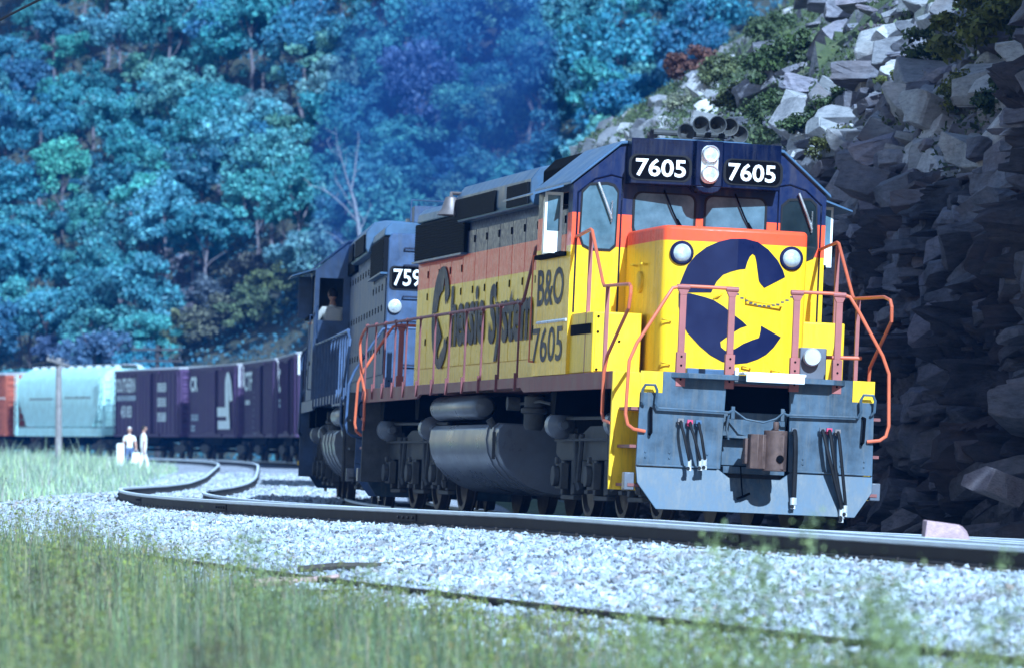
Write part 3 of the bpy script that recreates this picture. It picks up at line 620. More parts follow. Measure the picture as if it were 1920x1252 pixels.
# verge in front: only where the camera's neighbourhood can see it
n = 340000; D = rt.uniform(9, 62, n) ** 1.0; u = rt.uniform(-.125, .125, n); x = u * D; y = D
d2 = np.array([xy_sY(a, b_) for a, b_ in zip(x[::1], y[::1])]) if False else None
tx = np.interp(y, CY[::1], CX); tt = np.interp(y, CY, TT); Yv = -(x - tx) * np.cos(tt); sv = np.interp(y, CY, SS) + (x - tx) * np.sin(tt)
edge = 8.35 + .35 * np.sin(sv * .9) + .25 * np.sin(sv * 2.7)
keep = (Yv > edge) & ((Yv > edge + 1.2) | (rt.random(n) < .6)) & (rt.random(n) < np.clip(.25 + .02 * D, 0, 1)); x, y, sv, Yv = x[keep], y[keep], sv[keep], Yv[keep]
z = ground_z(sv, Yv); D = y
hmax = np.interp(u[keep], [-.1, -.04, .0, .05, .1], [.52, .44, .32, .36, .44]) * (1 - (1 - np.interp(Yv, [8.3, 9.4, 11], [.2, .5, 1])) * np.interp(u[keep], [-.085, -.05], [.3, 1]))
thin = (np.sin(sv * 1.1 + Yv * .7) + np.sin(sv * .43 - Yv * 1.9) + np.sin(sv * 2.9 + Yv * 2.1)) * .33; kp = rt.random(len(x)) < np.clip(.5 + .5 * thin, .08, 1); x, y, z, hmax, D = x[kp], y[kp], z[kp], hmax[kp], D[kp]; thin = thin[kp]
blades("verge_grass", x, y, z, hmax * (.75 + .45 * thin) * np.exp(rt.normal(-.2, .35, len(x))), .0022 + .00006 * D + 0 * x, rt, (.19, .25, .165), .4, "blurred green verge grass in front of the ballast")
j = rt.choice(len(x), 5200, replace=False); xs, ys, zs, hs_, ds = x[j], y[j], z[j], hmax[j] * rt.uniform(1.1, 2.0, 5200), D[j]
blades("verge_stalks", xs, ys, zs, hs_, .0016 + .00005 * ds, rt, (.30, .28, .19), .25, "tall uneven dry and green stalks standing out of the verge grass")
q = rt.choice(5200, 1500, replace=False); nn = 26; c_ = np.repeat(np.stack([xs[q], ys[q], zs[q] + hs_[q] * .86], -1), nn, 0); r_ = np.repeat(hs_[q], nn)
c_ = c_ + np.stack([rt.normal(0, .022, len(c_)), rt.normal(0, .022, len(c_)), rt.normal(-.03, .11, len(c_)) * r_], -1)
V, F = leaf_quads(c_, .011, rt, .4); o = link("verge_seed_heads", np_mesh("verge_seed_heads", V, F, m_grass)); o.color = (.26, .29, .11, 1); tag(o, "feathery seed heads and leaves on the verge stalks", "weeds", kind='stuff')
s_ = rt.uniform(62, 235, 90000); Y_ = rt.uniform(6.2, 26, 90000); x, y = plan(s_, Y_); z = ground_z(s_, Y_); hf = np.interp(Y_ + .5 * np.sin(s_ * .35) + .3 * np.sin(s_ * 1.1), [6.2, 7.2, 10], [.05, .3, .62])
blades("field_grass", x, y, z, hf * np.exp(rt.normal(0, .3, len(x))), np.full(len(x), .014), rt, (.44, .54, .46), .4, "pale green grass field beyond the bend of the track")
x, y, z = field(-60, 60, 12, 30, 9000)
# tall weeds between grass and ballast
def weed_mesh(rng, h):
    mb = MB(); V, F = [], []; L_ = []
    for k in range(rng.integers(2, 5)):
        an = rng.uniform(0, 6.28); tip = Vector((math.cos(an) * h * .16, math.sin(an) * h * .16, h * rng.uniform(.75, 1.0))); pts = [Vector((0, 0, -.05)), tip * .5 + Vector((0, 0, h * .06)), tip]
        mb.tube(pts, [.004, .003, .0015], 5)
        for q in range(340):
            f = rng.uniform(.25, 1.); c = pts[0].lerp(tip, f); r = h * .17 * (1.15 - f) + .03; L_.append((c.x + rng.normal(0, r * .6), c.y + rng.normal(0, r * .6), c.z + rng.normal(0, .03)))
    V, F = leaf_quads(np.array(L_), .0105, rng, .5); mb.add(V, [tuple(q) for q in F])
    o = mb.build("weed_plant", m_leaf, recalc=False); me = o.data; bpy.data.objects.remove(o); return me
WM = [weed_mesh(rt, 1.0) for _ in range(4)]
for (u, vt, D, kk, lab) in ((1305, 985, 25, 1., "feathery green weed in front of the rail, left of the coupler"), (1400, 962, 24, 1., "feathery green weed in front of the pilot's lower middle"), (1500, 962, 23.5, 1., "tallest feathery weed, under the coupler hoses"), (1590, 975, 23, 1., "feathery weed in front of the pilot's right corner"), (1640, 1015, 23, .9, "small weed just right of the pilot's corner weed"), (1745, 1012, 22.5, 1., "feathery weed below the pink rock"), (1830, 1020, 22, 1., "feathery weed right of the pink rock"), (460, 930, 40, 1., "lone green weed sprig at the rail bend on the left"), (700, 1040, 30, 1., "thin green weed in front of the ballast's middle"), (1035, 1085, 25, .9, "dark green weed at the ballast edge left of the pilot"), (1880, 1130, 20, .8, "bushy green weed at the right edge of the ballast"), (130, 985, 30, 1., "tall dry weed stalk at the left edge of the verge"), (1240, 1095, 24, .9, "short bushy weed in the ballast below the pilot's left corner"), (540, 1060, 30, 1., "light green weed clump where the verge meets the ballast"), (1690, 1110, 22, .8, "low weed on the ballast at lower right"), (385, 1135, 18, .9, "dark seed head weed standing in the left verge")):
    x = (u - 960) / 10667 * D; s, Y = xy_sY(x, D); z = float(ground_z(s, Y)); top = CAMZ - (vt - 851) / 10667 * D; h = max(.25, top - z)
    o = link("weed_plant", WM[int(rt.integers(0, 4))]); o.color = (.24, .32, .15, 1) if "dry" not in lab and "dark" not in lab else (.10, .09, .06, 1)
    o.matrix_world = Matrix.Translation((x, D, z)) @ Matrix.Rotation(rt.uniform(0, 6.3), 4, 'Z') @ Matrix.Diagonal((h * kk, h * kk, h, 1)); tag(o, lab, "weed")

# ------------------------------------------------------------------ locomotives
E1 = [(-.67, 2.67), (-.66, 2.78), (-.63, 2.87), (-.58, 3.0), (-.49, 3.12), (-.37, 3.22), (-.23, 3.29), (-.09, 3.33), (.08, 3.34), (.24, 3.31), (.37, 3.23), (.49, 3.11), (.56, 3.0), (.59, 2.92), (.34, 2.78), (.29, 2.83), (.27, 2.86), (.25, 2.97), (.23, 3.08), (.21, 3.15), (.18, 3.17), (.15, 3.14), (.12, 3.07), (.1, 2.99), (.03, 2.98), (-.07, 2.95), (-.16, 2.91), (-.23, 2.83), (-.26, 2.77), (-.29, 2.695), (-.54, 2.685)]
E2 = [(-.67, 2.665), (-.54, 2.675), (-.37, 2.64), (-.26, 2.61), (-.14, 2.54), (-.02, 2.45), (.09, 2.38), (.15, 2.33), (.07, 2.3), (-.01, 2.25), (-.1, 2.18), (-.16, 2.13), (-.15, 2.07), (-.1, 2.03), (-.05, 2.03), (.02, 2.06), (.11, 2.12), (.22, 2.17), (.3, 2.2), (.31, 2.24), (.32, 2.29), (.32, 2.34), (.57, 2.22), (.49, 2.1), (.4, 2.01), (.3, 1.95), (.17, 1.9), (.03, 1.88), (-.13, 1.9), (-.27, 1.97), (-.4, 2.07), (-.55, 2.22), (-.62, 2.35), (-.665, 2.52)]
def emblem(name, fn, m, parent, split=True):
    bm = bmesh.new()
    for P in (E1, E2):
        f = bm.faces.new([bm.verts.new((a, b_, 0)) for a, b_ in P])
    bmesh.ops.triangulate(bm, faces=bm.faces, ngon_method='EAR_CLIP')
    if split: bmesh.ops.bisect_plane(bm, geom=bm.verts[:] + bm.edges[:] + bm.faces[:], plane_co=(0, 0, 0), plane_no=(1, 0, 0))
    bm.verts.index_update(); mb = MB(); mb.add([fn(v.co.x, v.co.y) for v in bm.verts], [[v.index for v in f.verts] for f in bm.faces]); bm.free()
    return mb.build(name, m, parent, smooth=0, recalc=False)
def nose_x(y): return -1.37 - .085 * abs(y) / .8
def window(par, name, fn, outline, mg, frame=.016, th=.012):
    """pane with a rubber frame; fn maps (u, w, off) to local coordinates"""
    n = len(outline); c = np.mean(outline, 0); mb = MB(); mb.add([fn(u, w, .004) for u, w in outline], [tuple(range(n))])
    o = mb.build(name, mg, par, smooth=0, recalc=False)
    outer = [tuple(c + (np.array(p) - c) * (1 + frame * 2.0 / max(.2, np.linalg.norm(np.array(p) - c)))) for p in outline]
    mb = MB(); mb.add([fn(u, w, th) for u, w in outline] + [fn(u, w, th) for u, w in outer] + [fn(u, w, 0) for u, w in outer] + [fn(u, w, 0.003) for u, w in outline],
        [(i, (i + 1) % n, n + (i + 1) % n, n + i) for i in range(n)] + [(n + i, n + (i + 1) % n, 2 * n + (i + 1) % n, 2 * n + i) for i in range(n)] + [(i, 3 * n + i, 3 * n + (i + 1) % n, (i + 1) % n) for i in range(n)])
    mb.build("window_frame", M['rubber'], o, smooth=0); return o
LX = -20.05
def make_truck(root, xc, pm):
    t = None; mb = MB()
    for sy in (-1, 1):
        y0, y1 = sorted((sy * .98, sy * 1.13))
        mb.prism([(-2.8, .98), (-2.8, .78), (-2.45, .70), (2.45, .70), (2.8, .78), (2.8, .98), (2.3, 1.06), (1.3, 1.0), (.7, 1.12), (-.7, 1.12), (-1.3, 1.0), (-2.3, 1.06)], 'y', y0, y1)
        for i, a in enumerate((-2.07, 0, 2.07)):
            for dx in (-.33, .33): mb.prism([(a + dx - .09, .705), (a + dx + .09, .705), (a + dx + .07, .28), (a + dx - .07, .28)], 'y', y0 + .01, y1 - .01)
            mb.box(a - .42, a + .42, y0 + .02, y1 - .02, .22, .278)
            if i < 2:
                c = a + 1.035; mb.prism([(c - .58, .70), (c + .58, .70), (c + .3, .42), (c - .3, .42)], 'y', y0 + .015, y1 - .03)
    mb.box(-2.6, 2.6, -.5, .5, .55, .9)
    t = mb.build("truck", M['truck'], root, bevel=.012); t.location = (xc, 0, 0)
    tr = []
    for a in (-2.07, 0, 2.07):
        w = MB()
        for sy in (-1, 1):
            w.lathe([(0, .54), (.03, .545), (.04, .51), (.14, .505), (.145, .44), (.10, .40), (.10, .14), (.15, .12)], (a, sy * .70, .508), (0, sy, 0), 28)
        w.cyl((a, -.7, .508), (a, .7, .508), .09, 10); w.build("wheelset", M['wheel'], t, smooth=30)
        for sy in (-1, 1):
            q = MB(); y = sy * 1.135
            q.box(a - .19, a + .19, min(y, y + sy * .10), max(y, y + sy * .10), .35, .67); q.cyl((a, y + sy * .10, .508), (a, y + sy * .17, .508), .13, 14); q.box(a - .05, a + .05, min(y + sy * .1, y + sy * .14), max(y + sy * .1, y + sy * .14), .66, .74)
            q.build("axle_box", M['truck'], t, bevel=.01)
            for dx in (-.62, .62):
                sp = MB(); pts = []
                for k in range(29): an = k * math.pi / 3; pts.append((a + dx + .07 * math.cos(an), sy * 1.07 + .07 * math.sin(an), .36 + .012 * k))
                if abs(a) < 1 or dx * a < 0: sp.tube(pts, .016, 5); sp.box(a + dx - .1, a + dx + .1, sy * 1.07 - .09, sy * 1.07 + .09, .30, .345); sp.build("spring", M['truck'], t)
    for sy in (-1, 1):
        for dx in (-2.35, 1.35):
            q = MB(); q.lathe([(0, .10), (.03, .165), (.30, .175), (.33, .15), (.36, .06), (.5, .05)], (dx, sy * 1.22, 1.13), (1, 0, .0), 18); q.box(dx + .05, dx + .25, min(sy * 1.0, sy * 1.2), max(sy * 1.0, sy * 1.2), .98, 1.1); q.build("brake_cylinder", M['tank'], t)
        for dx, tl in ((-1.25, .16), (-.85, -.14), (.85, .14), (1.25, -.16), (2.55, .1)):
            q = MB(); q.tube([(dx, sy * 1.19, 1.02), (dx + tl, sy * 1.19, .42)], .032, 6); q.tube([(dx + tl, sy * 1.19, .42), (dx + tl * .4, sy * 1.17, .33)], .045, 6); q.build("brake_lever", M['truck'], t)
        q = MB(); q.tube([(-2.5, sy * 1.20, .95), (2.5, sy * 1.20, .95)], .018, 6); q.tube([(-2.6, sy * 1.16, 1.22), (2.6, sy * 1.16, 1.2)], .022, 6); q.build("sand_pipe", M['truck'], t)
    return t

def make_loco(root, hero):
    m = M; hoodm = m['hood'] if hero else m['navy_old']; cabm = m['cab'] if hero else m['navy_old']; nosem = m['nose'] if hero else m['navy_old']
    sillm = m['sill'] if hero else m['navy_old']; stepm = m['yellow'] if hero else m['navy_old']; railm = m['rail_red'] if hero else m['navy_old']; postm = m['post_red'] if hero else m['navy_old']
    pilotm = m['pilot'] if hero else m['navy_old']
    # frame: deck, side sills, centre sill
    mb = MB()
    mb.box(LX + .02, -.04, -1.10, 1.10, 1.60, 1.715); mb.box(LX + .78, -.80, -1.5, -1.105, 1.64, 1.715); mb.box(LX + .78, -.80, 1.105, 1.5, 1.64, 1.715)
    mb.build("deck", sillm, root, bevel=.008)
    for sy in (-1, 1):
        mb = MB(); a, b_ = sorted((sy * 1.503, sy * 1.545))
        mb.prism([(LX + .74, 1.72), (-.80, 1.72), (-.80, 1.515), (-6.40, 1.53), (-6.62, 1.59), (-14.3, 1.585), (-14.6, 1.53), (LX + .74, 1.515)], 'y', a, b_)
        mb.build("side_sill", sillm, root, bevel=.006)
    mb = MB(); mb.box(LX + .3, -.3, -.55, .55, 1.05, 1.598)
    for x in (-5.0, -1.9, -15.2, -18.3):
        for sy in (-1, 1): mb.prism([(x - .22, 1.598), (x + .22, 1.598), (x + .12, 1.25), (x - .12, 1.25)], 'y', *sorted((sy * .6, sy * 1.42)))
    mb.build("centre_sill", m['black'], root)
    # fuel tank, air reservoirs, trucks
    sec = [(1.36, 1.16), (1.43, 1.10), (1.45, .95), (1.42, .78), (1.34, .62), (1.20, .47), (1.02, .36), (.8, .29), (.5, .26)]
    mb = MB(); mb.prism(sec + [(-y, z) for y, z in reversed(sec)], 'x', -13.9, -8.6)
    ft = mb.build("fuel_tank", m['tank'], root, bevel=.012, smooth=30)
    for x in ((-8.95, -9.4) if hero else (-8.9, -10.2, -11.5, -12.8)):
        mb = MB(); o2 = [(y * 1.012, .7 + (z - .7) * 1.03) for y, z in sec]; mb.prism(o2 + [(-y, z) for y, z in reversed(o2)], 'x', x - .05, x + .05); mb.build("tank_strap", m['tank'], ft, smooth=30)
    for sy in (-1, 1):
        mb = MB(); mb.box(-8.75, -8.71, sy * 1.47 - .02, sy * 1.47 + .02, .7, 1.05); mb.cyl((-9.15, sy * 1.40, 1.12), (-9.15, sy * 1.47, 1.22), .05, 10); mb.build("fuel_gauge", m['truck'], ft)
    for sy in (-1, 1):
        mb = MB(); mb.lathe([(0, .03), (.03, .12), (.10, .165), (3.4, .165), (3.47, .12), (3.5, .03)], (-14.3, sy * 1.24, 1.40), (1, 0, 0), 20); mb.build("air_reservoir", m['tank'], root)
        mb = MB(); mb.lathe([(0, .10), (.06, .13), (.2, .13), (.22, .17), (.27, .17), (.29, .13), (.42, .13), (.46, .05)], (-7.55, sy * 1.18, 1.08), (0, 0, 1), 14); mb.cyl((-8.5, sy * 1.2, 1.42), (-8.5, sy * 1.36, 1.42), .09, 14); mb.tube([(-8.5, sy * 1.2, 1.42), (-7.0, sy * 1.2, 1.44), (-6.3, sy * 1.2, 1.4)], .02, 6); mb.build("air_filter", m['truck'], root)
    make_truck(root, -3.40, m); make_truck(root, -16.66, m)
    # end plates: pilot with snow plough, both ends
    for end in (0, 1):
        fx = (lambda x: x) if end == 0 else (lambda x: LX - x); pm_ = pilotm
        mb = MB()
        P = [(-1.11, 1.72), (-1.11, 1.475), (-1.37, 1.475), (-1.385, .64), (-.40, .64), (-.37, 1.62), (-.37, 1.72)]
        for s_ in (-1, 1): mb.prism([(y * s_, z) for y, z in P], 'x', *sorted((fx(-.03), fx(0))))
        mb.box(*sorted((fx(-.03), fx(0))), -.368, .368, 1.625, 1.72)
        # plough blade, leaning forward
        pl = [(-1.385, .637, 0), (-.42, .637, 0), (-.30, .55, .02), (.30, .55, .02), (.42, .637, 0), (1.385, .637, 0), (1.375, .45, .06), (1.16, .155, .14), (-1.16, .155, .14), (-1.375, .45, .06)]
        n = len(pl); mb.add([(fx(dx), y, z) for y, z, dx in pl] + [(fx(dx - .03), y, z) for y, z, dx in pl], [tuple(range(n)), tuple(range(2 * n - 1, n - 1, -1))] + [(i, (i + 1) % n, n + (i + 1) % n, n + i) for i in range(n)])
        for s_ in (-1, 1): mb.box(*sorted((fx(.003), fx(.03))), *sorted((s_ * .44, s_ * 1.375)), .64, .662)
        for y in (-1.28, -1.0, .44 - 1.0, 1.0, 1.28, .56):
            for z in (.74, .80): mb.cyl((fx(0), y, z), (fx(.012), y, z), .014, 6)
        mb.prism([(y, z) for y, z in [(-.36, .60), (.36, .60), (.36, .68), (-.36, .68)]], 'x', *sorted((fx(-.35), fx(-.04))))
        pil = mb.build("pilot", pm_, root, bevel=.006)
        # coupler pocket
        mb = MB(); mb.box(*sorted((fx(-.42), fx(-.36))), -.5, .5, .66, 1.6); mb.build("coupler_pocket", m['black'], pil)
        mb = MB(); mb.prism([(-.40, 1.30), (.40, 1.30), (.36, 1.02), (-.36, 1.02)], 'x', *sorted((fx(-.18), fx(-.15)))); mb.box(*sorted((fx(-.15), fx(.02))), -.36, .36, 1.0, 1.03); mb.box(*sorted((fx(-.16), fx(-.13))), -.365, .365, .69, .995); mb.build("coupler_cover", pm_, pil, bevel=.006)
        mb = MB(); mb.box(*sorted((fx(-.4), fx(.28))), -.11, .11, .76, .97)
        mb.prism([(fx(.25), -.13), (fx(.45), -.20), (fx(.62), -.20), (fx(.66), -.12), (fx(.60), -.05), (fx(.66), .05), (fx(.70), .17), (fx(.62), .22), (fx(.42), .21), (fx(.28), .13)], 'z', .66, 1.05)
        mb.cyl((fx(.56), .10, .64), (fx(.56), .10, 1.10), .135, 16); mb.cyl((fx(.56), .10, 1.1), (fx(.56), .10, 1.2), .035, 8); mb.box(*sorted((fx(.40), fx(.52))), -.24, .24, .71, 1.0)
        mb.cyl((fx(.70), .13, .78), (fx(.715), .13, .78), .045, 12, mi=1)
        mb.build("coupler", [m['rust'], m['black']], root, bevel=.02)
        # hoses
        if end == 0 or not hero:
            for (y, z0, z1, bend, r, kn) in ((-.90, 1.15, .68, .10, .018, 'bronze'), (-.79, 1.14, .69, .12, .018, 'pink'), (-.69, 1.14, .70, .07, .018, 'roof'), (.84, 1.12, .17, .16, .024, 'pink'), (.94, 1.11, .24, .10, .020, 'bronze'), (.76, 1.12, .20, .24, .024, 'tank'), (.43, 1.10, .30, .0, .030, 'tank')):
                mb = MB(); mb.tube([(fx(.02), y, z0), (fx(.08), y, z0 + .01), (fx(.13), y + bend * .05, z0 - .06), (fx(.17), y + bend * .25, z0 * .7 + z1 * .3), (fx(.18), y + bend * .65, z0 * .35 + z1 * .65), (fx(.18), y + bend * .95, z0 * .1 + z1 * .9), (fx(.17), y + bend, z1)], r, 8)
                mb.cyl((fx(.17), y + bend, z1 + .05), (fx(.18), y + bend, z1 - .03), r * 1.35, 8, mi=2); mb.box(*sorted((fx(.16), fx(.20))), y + bend - .03, y + bend + .018, z1 - .075, z1 - .03, mi=2); mb.cyl((fx(.19), y + bend - .02, z1 - .05), (fx(.215), y + bend - .02, z1 - .05), .022, 8)
                mb.cyl((fx(.0), y, z0), (fx(.06), y, z0), .033, 8, mi=1); mb.box(*sorted((fx(.055), fx(.085))), y - .035, y + .03, z0 + .005, z0 + .045, mi=1)
                mb.build("air_hose", [m['rubber'], m[kn], m['silver']], pil)
            mb = MB(); mb.tube([(fx(.03), -.17, .68), (fx(.1), -.17, .5), (fx(.15), -.16, .34)], .008, 5); mb.tube([(fx(.15), -.23, .31), (fx(.16), -.16, .34), (fx(.16), -.08, .38)], .016, 6); mb.build("chain_hook", m['black'], pil)
            for s_ in (-1, 1):
                mb = MB(); mb.tube([(fx(.03), s_ * .30, 1.31), (fx(.06), s_ * .34, 1.29), (fx(.06), s_ * 1.17, 1.30), (fx(.07), s_ * 1.20, 1.36), (fx(.08), s_ * 1.19, 1.50), (fx(.09), s_ * 1.22, 1.56), (fx(.09), s_ * 1.33, 1.56), (fx(.08), s_ * 1.36, 1.5), (fx(.06), s_ * 1.36, 1.37), (fx(.03), s_ * 1.33, 1.33)], .017, 6)
                mb.box(*sorted((fx(.0), fx(.05))), *sorted((s_ * .31, s_ * .27)), 1.22, 1.36); mb.build("uncoupling_lever", m['pilot'] if hero else m['navy'], pil)
                mb = MB(); mb.tube([(fx(.0), s_ * 1.24, 1.30), (fx(.07), s_ * 1.25, 1.29), (fx(.075), s_ * 1.24, 1.02), (fx(.0), s_ * 1.24, 1.0)], .018, 6); mb.build("grab_iron", m['black'], pil)
                mb = MB(); mb.box(*sorted((fx(.002), fx(.010))), *sorted((s_ * 1.115, s_ * 1.37)), 1.30, 1.472) if False else mb.box(*sorted((fx(-.026), fx(-.004))), *sorted((s_ * 1.113, s_ * 1.37)), 1.478, 1.72); mb.build("corner_plate", stepm, pil)
            mb = MB(); mb.tube([(fx(.03), -.30, 1.33), (fx(.1), -.15, 1.22), (fx(.12), .05, 1.19), (fx(.1), .2, 1.24), (fx(.03), .32, 1.33)], .012, 5); mb.tube([(fx(.03), -.33, 1.28), (fx(.05), -.36, 1.1), (fx(.05), -.33, .98)], .012, 5); mb.build("safety_chain", m['pilot'], pil)
        # anti-climber shelf, drop step, end handrails
        mb = MB(); mb.prism([(-1.02, fx(.0)), (-.85, fx(.17)), (.85, fx(.17)), (1.02, fx(.0))], 'z', 1.655, 1.715); o = mb.build("anti_climber", pm_, pil, bevel=.006)
        for v in o.data.vertices: v.co = (v.co.y, v.co.x, v.co.z)
        mb = MB(); mb.box(*sorted((fx(.10), fx(.42))), -.26, .46, 1.722, 1.752); mb.box(*sorted((fx(.42), fx(.445))), -.24, .44, 1.64, 1.752); mb.box(*sorted((fx(.10), fx(.12))), -.30, -.262, 1.64, 1.8); mb.build("drop_step", m['white'] if hero else m['navy'], root, bevel=.006)
        for y in (-.91, -.34, .42, .92):
            mb = MB(); hw = .038
            mb.box(*sorted((fx(-.06), fx(-.02))), y - hw, y + hw, 1.95, 2.60); mb.box(*sorted((fx(-.065), fx(.006))), y - .055, y + .055, 1.56, 1.95)
            mb.prism([(y - hw, 2.60), (y + hw, 2.60), (y + .065, 2.66), (y - .065, 2.66)], 'x', *sorted((fx(-.06), fx(-.02))))
            mb.cyl((fx(-.04), y - .075, 2.69), (fx(-.04), y + .075, 2.69), .03, 8)
            for z in (1.64, 1.8, 1.9): mb.cyl((fx(.006), y, z), (fx(.014), y, z), .014, 6, mi=1)
            mb.build("handrail_post", [postm, m['black']], root, bevel=.005)
        for s_ in (-1, 1):
            mb = MB(); a = .34 if s_ < 0 else .42
            mb.tube([(fx(-.04), s_ * a, 2.70), (fx(-.04), s_ * .93, 2.70), (fx(-.03), s_ * 1.04, 2.67), (fx(0), s_ * 1.13, 2.53), (fx(.02), s_ * 1.44, 2.02), (fx(.03), s_ * 1.52, 1.82), (fx(.05), s_ * 1.54, 1.22), (fx(.05), s_ * 1.51, 1.10), (fx(.05), s_ * 1.44, 1.05), (fx(.02), s_ * 1.30, 1.03)], .021, 8)
            mb.build("end_handrail", railm, root)
        mb = MB()
        for k in range(15):
            f = k / 14; y = -.33 + .74 * f; z = 2.68 - .16 * (1 - (2 * f - 1) ** 2); mb.box(*sorted((fx(-.05), fx(-.035))), y - .017, y + .017, z - .01, z + .01) if k % 2 else mb.box(*sorted((fx(-.048), fx(-.038))), y - .02, y + .02, z - .016, z + .006)
        mb.build("gate_chain", m['truck'], root)
        # step wells
        for s_ in (-1, 1):
            mb = MB(); mb.box(*sorted((fx(-.80), fx(-.77))), *sorted((s_ * .96, s_ * 1.545)), .36, 1.715); mb.box(*sorted((fx(-.77), fx(-.035))), *sorted((s_ * .96, s_ * .985)), .62, 1.6)
            mb.box(*sorted((fx(-.77), fx(-.745))), *sorted((s_ * 1.51, s_ * 1.545)), .36, 1.715)
            st = mb.build("stepwell", stepm if end == 0 else M['truck'], root, bevel=.004)  # rear wells get a dark material for the shadow on them
            for z in (.40, .84, 1.27):
                mb = MB(); mb.box(*sorted((fx(-.742), fx(-.05 if z < .5 else -.035))), *sorted((s_ * 1.0, s_ * 1.46)), z, z + .035); mb.build("step", m['sill'] if hero else m['truck'], st)
            mb = MB(); mb.box(*sorted((fx(-.20), fx(-.06))), *sorted((s_ * 1.38, s_ * 1.50)), .36, .56); mb.build("step_end", m['tank'], st, bevel=.01)
    # side handrails
    px_ = [-19.35, -18.5, -17.6, -16.7, -15.7, -14.55, -13.3, -12.1, -10.85, -9.6, -8.3, -6.95]
    for s_ in (-1, 1):
        mb = MB()
        mb.tube([(-19.36, s_ * 1.53, 2.63), (-14.9, s_ * 1.53, 2.65), (-10.6, s_ * 1.53, 2.66), (-6.78, s_ * 1.53, 2.67), (-6.70, s_ * 1.53, 2.70), (-6.02, s_ * 1.53, 3.32), (-5.95, s_ * 1.5, 3.36)], .021, 8); hr = mb.build("side_handrail", m['post_shade'] if hero else railm, root)
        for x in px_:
            mb = MB(); mb.box(x - .014, x + .014, *sorted((s_ * 1.548, s_ * 1.572)), 1.56, 1.78); mb.box(x - .014, x + .014, *sorted((s_ * 1.520, s_ * 1.544)), 1.66, 2.63); mb.cyl((x - .03, s_ * 1.53, 2.645), (x + .03, s_ * 1.53, 2.645), .03, 8); mb.build("handrail_post", m['post_shade'] if hero else postm, hr)
        mb = MB(); mb.tube([(-3.62, s_ * 1.5, 3.36), (-2.70, s_ * 1.5, 3.42), (-2.60, s_ * 1.5, 3.40), (-1.80, s_ * 1.5, 2.76), (-1.72, s_ * 1.5, 2.72), (-.25, s_ * 1.5, 2.70), (-.05, s_ * 1.52, 2.66), (.0, s_ * 1.53, 2.58), (-.03, s_ * 1.54, 2.42), (-1.05, s_ * 1.56, 1.90), (-1.14, s_ * 1.575, 1.70), (-1.14, s_ * 1.575, 1.24), (-1.05, s_ * 1.57, 1.15), (-.79, s_ * 1.54, 1.12)], .021, 8); hr = mb.build("stair_handrail", railm, root)
        for x, z0, z1 in ((-2.64, 1.72, 3.38), (-1.5, 1.60, 2.70)):
            mb = MB(); mb.box(x - .022, x + .022, s_ * 1.5 - .022, s_ * 1.5 + .022, z0, z1); mb.build("handrail_post", postm, hr)
        mb = MB(); mb.tube([(-19.36, s_ * 1.53, 2.63), (LX + .42, s_ * 1.53, 2.58), (LX + .1, s_ * 1.52, 2.5), (LX + .05, s_ * 1.53, 2.4), (LX + .5, s_ * 1.56, 1.95), (LX + 1.0, s_ * 1.575, 1.66), (LX + 1.05, s_ * 1.575, 1.25), (LX + .78, s_ * 1.54, 1.12)], .021, 8); mb.build("stair_handrail", railm, root)
    # battery boxes
    for s_ in (-1, 1):
        mb = MB(); mb.box(-3.57, -2.20, *sorted((s_ * .93, s_ * 1.52)), 1.722, 2.44); o = mb.build("battery_box", m['yellow'] if hero else m['navy_old'], root, bevel=.015)
        mb = MB(); mb.box(-3.5, -2.3, *sorted((s_ * 1.523, s_ * 1.535)), 2.18, 2.30, mi=0); mb.build("vent_slot", m['black'], o)
        mb = MB(); mb.box(-2.197, -2.187, *sorted((s_ * .97, s_ * 1.49)), 1.74, 2.42); 
        for y, z in ((1.46, 2.38), (1.46, 2.2), (1.2, 2.1), (1.46, 1.76)): mb.cyl((-2.2, s_ * y, z), (-2.175, s_ * y, z), .016, 8, mi=1)
        mb.build("access_plate", [m['yellow'] if hero else m['navy_old'], m['black']], o, bevel=.004)
    # nose
    mb = MB(); pl = [(-3.575, -.88), (-1.62, -.88), (-1.49, -.85), (-1.455, -.78), (nose_x(0), 0), (-1.455, .78), (-1.49, .85), (-1.62, .88), (-3.575, .88)]
    mb.prism(pl, 'z', 1.722, 3.46); nose = mb.build("nose", nosem, root, bevel=.045, smooth=25)
    nose.modifiers["bevel"].segments = 3
    if hero: emblem("emblem", lambda a, b_: (nose_x(a) + .007, a, b_), m['emblem'], nose)
    for s_ in (-1, 1):
        mb = MB(); y = s_ * .655; x0 = nose_x(y); mb.lathe([(0, .14), (.03, .142), (.05, .125), (.05, .108)], (x0 - .01, y, 3.14), (1, 0, 0), 24)
        mb.lathe([(.045, .108), (.075, .09), (.095, .05), (.1, .01)], (x0 - .01, y, 3.14), (1, 0, 0), 24, mi=1); mb.build("nose_lamp", [m['emblem'], m['lens']], nose)
        mb = MB(); x = -2.62; mb.lathe([(0, .13), (.03, .13), (.05, .10), (.05, .03)], (x, s_ * .88, 2.82), (0, s_, 0), 18); mb.build("sand_hatch", m['yellow'] if hero else m['navy'], nose)
        mb = MB(); mb.tube([(-2.9, s_ * .88, 3.02), (-2.9, s_ * .95, 3.03), (-2.3, s_ * .95, 3.03), (-2.3, s_ * .88, 3.02)], .014, 6); mb.build("grab_iron", m['yellow'] if hero else m['navy'], nose)
    mb = MB()
    for y, z in ((-.80, 2.36), (-.79, 1.86), (.16, 1.86), (.52, 1.83)):
        mb.tube([(nose_x(y), y - .05, z), (nose_x(y) + .05, y - .05, z), (nose_x(y) + .05, y + .05, z - .01), (nose_x(y), y + .05, z - .01)], .012, 5)
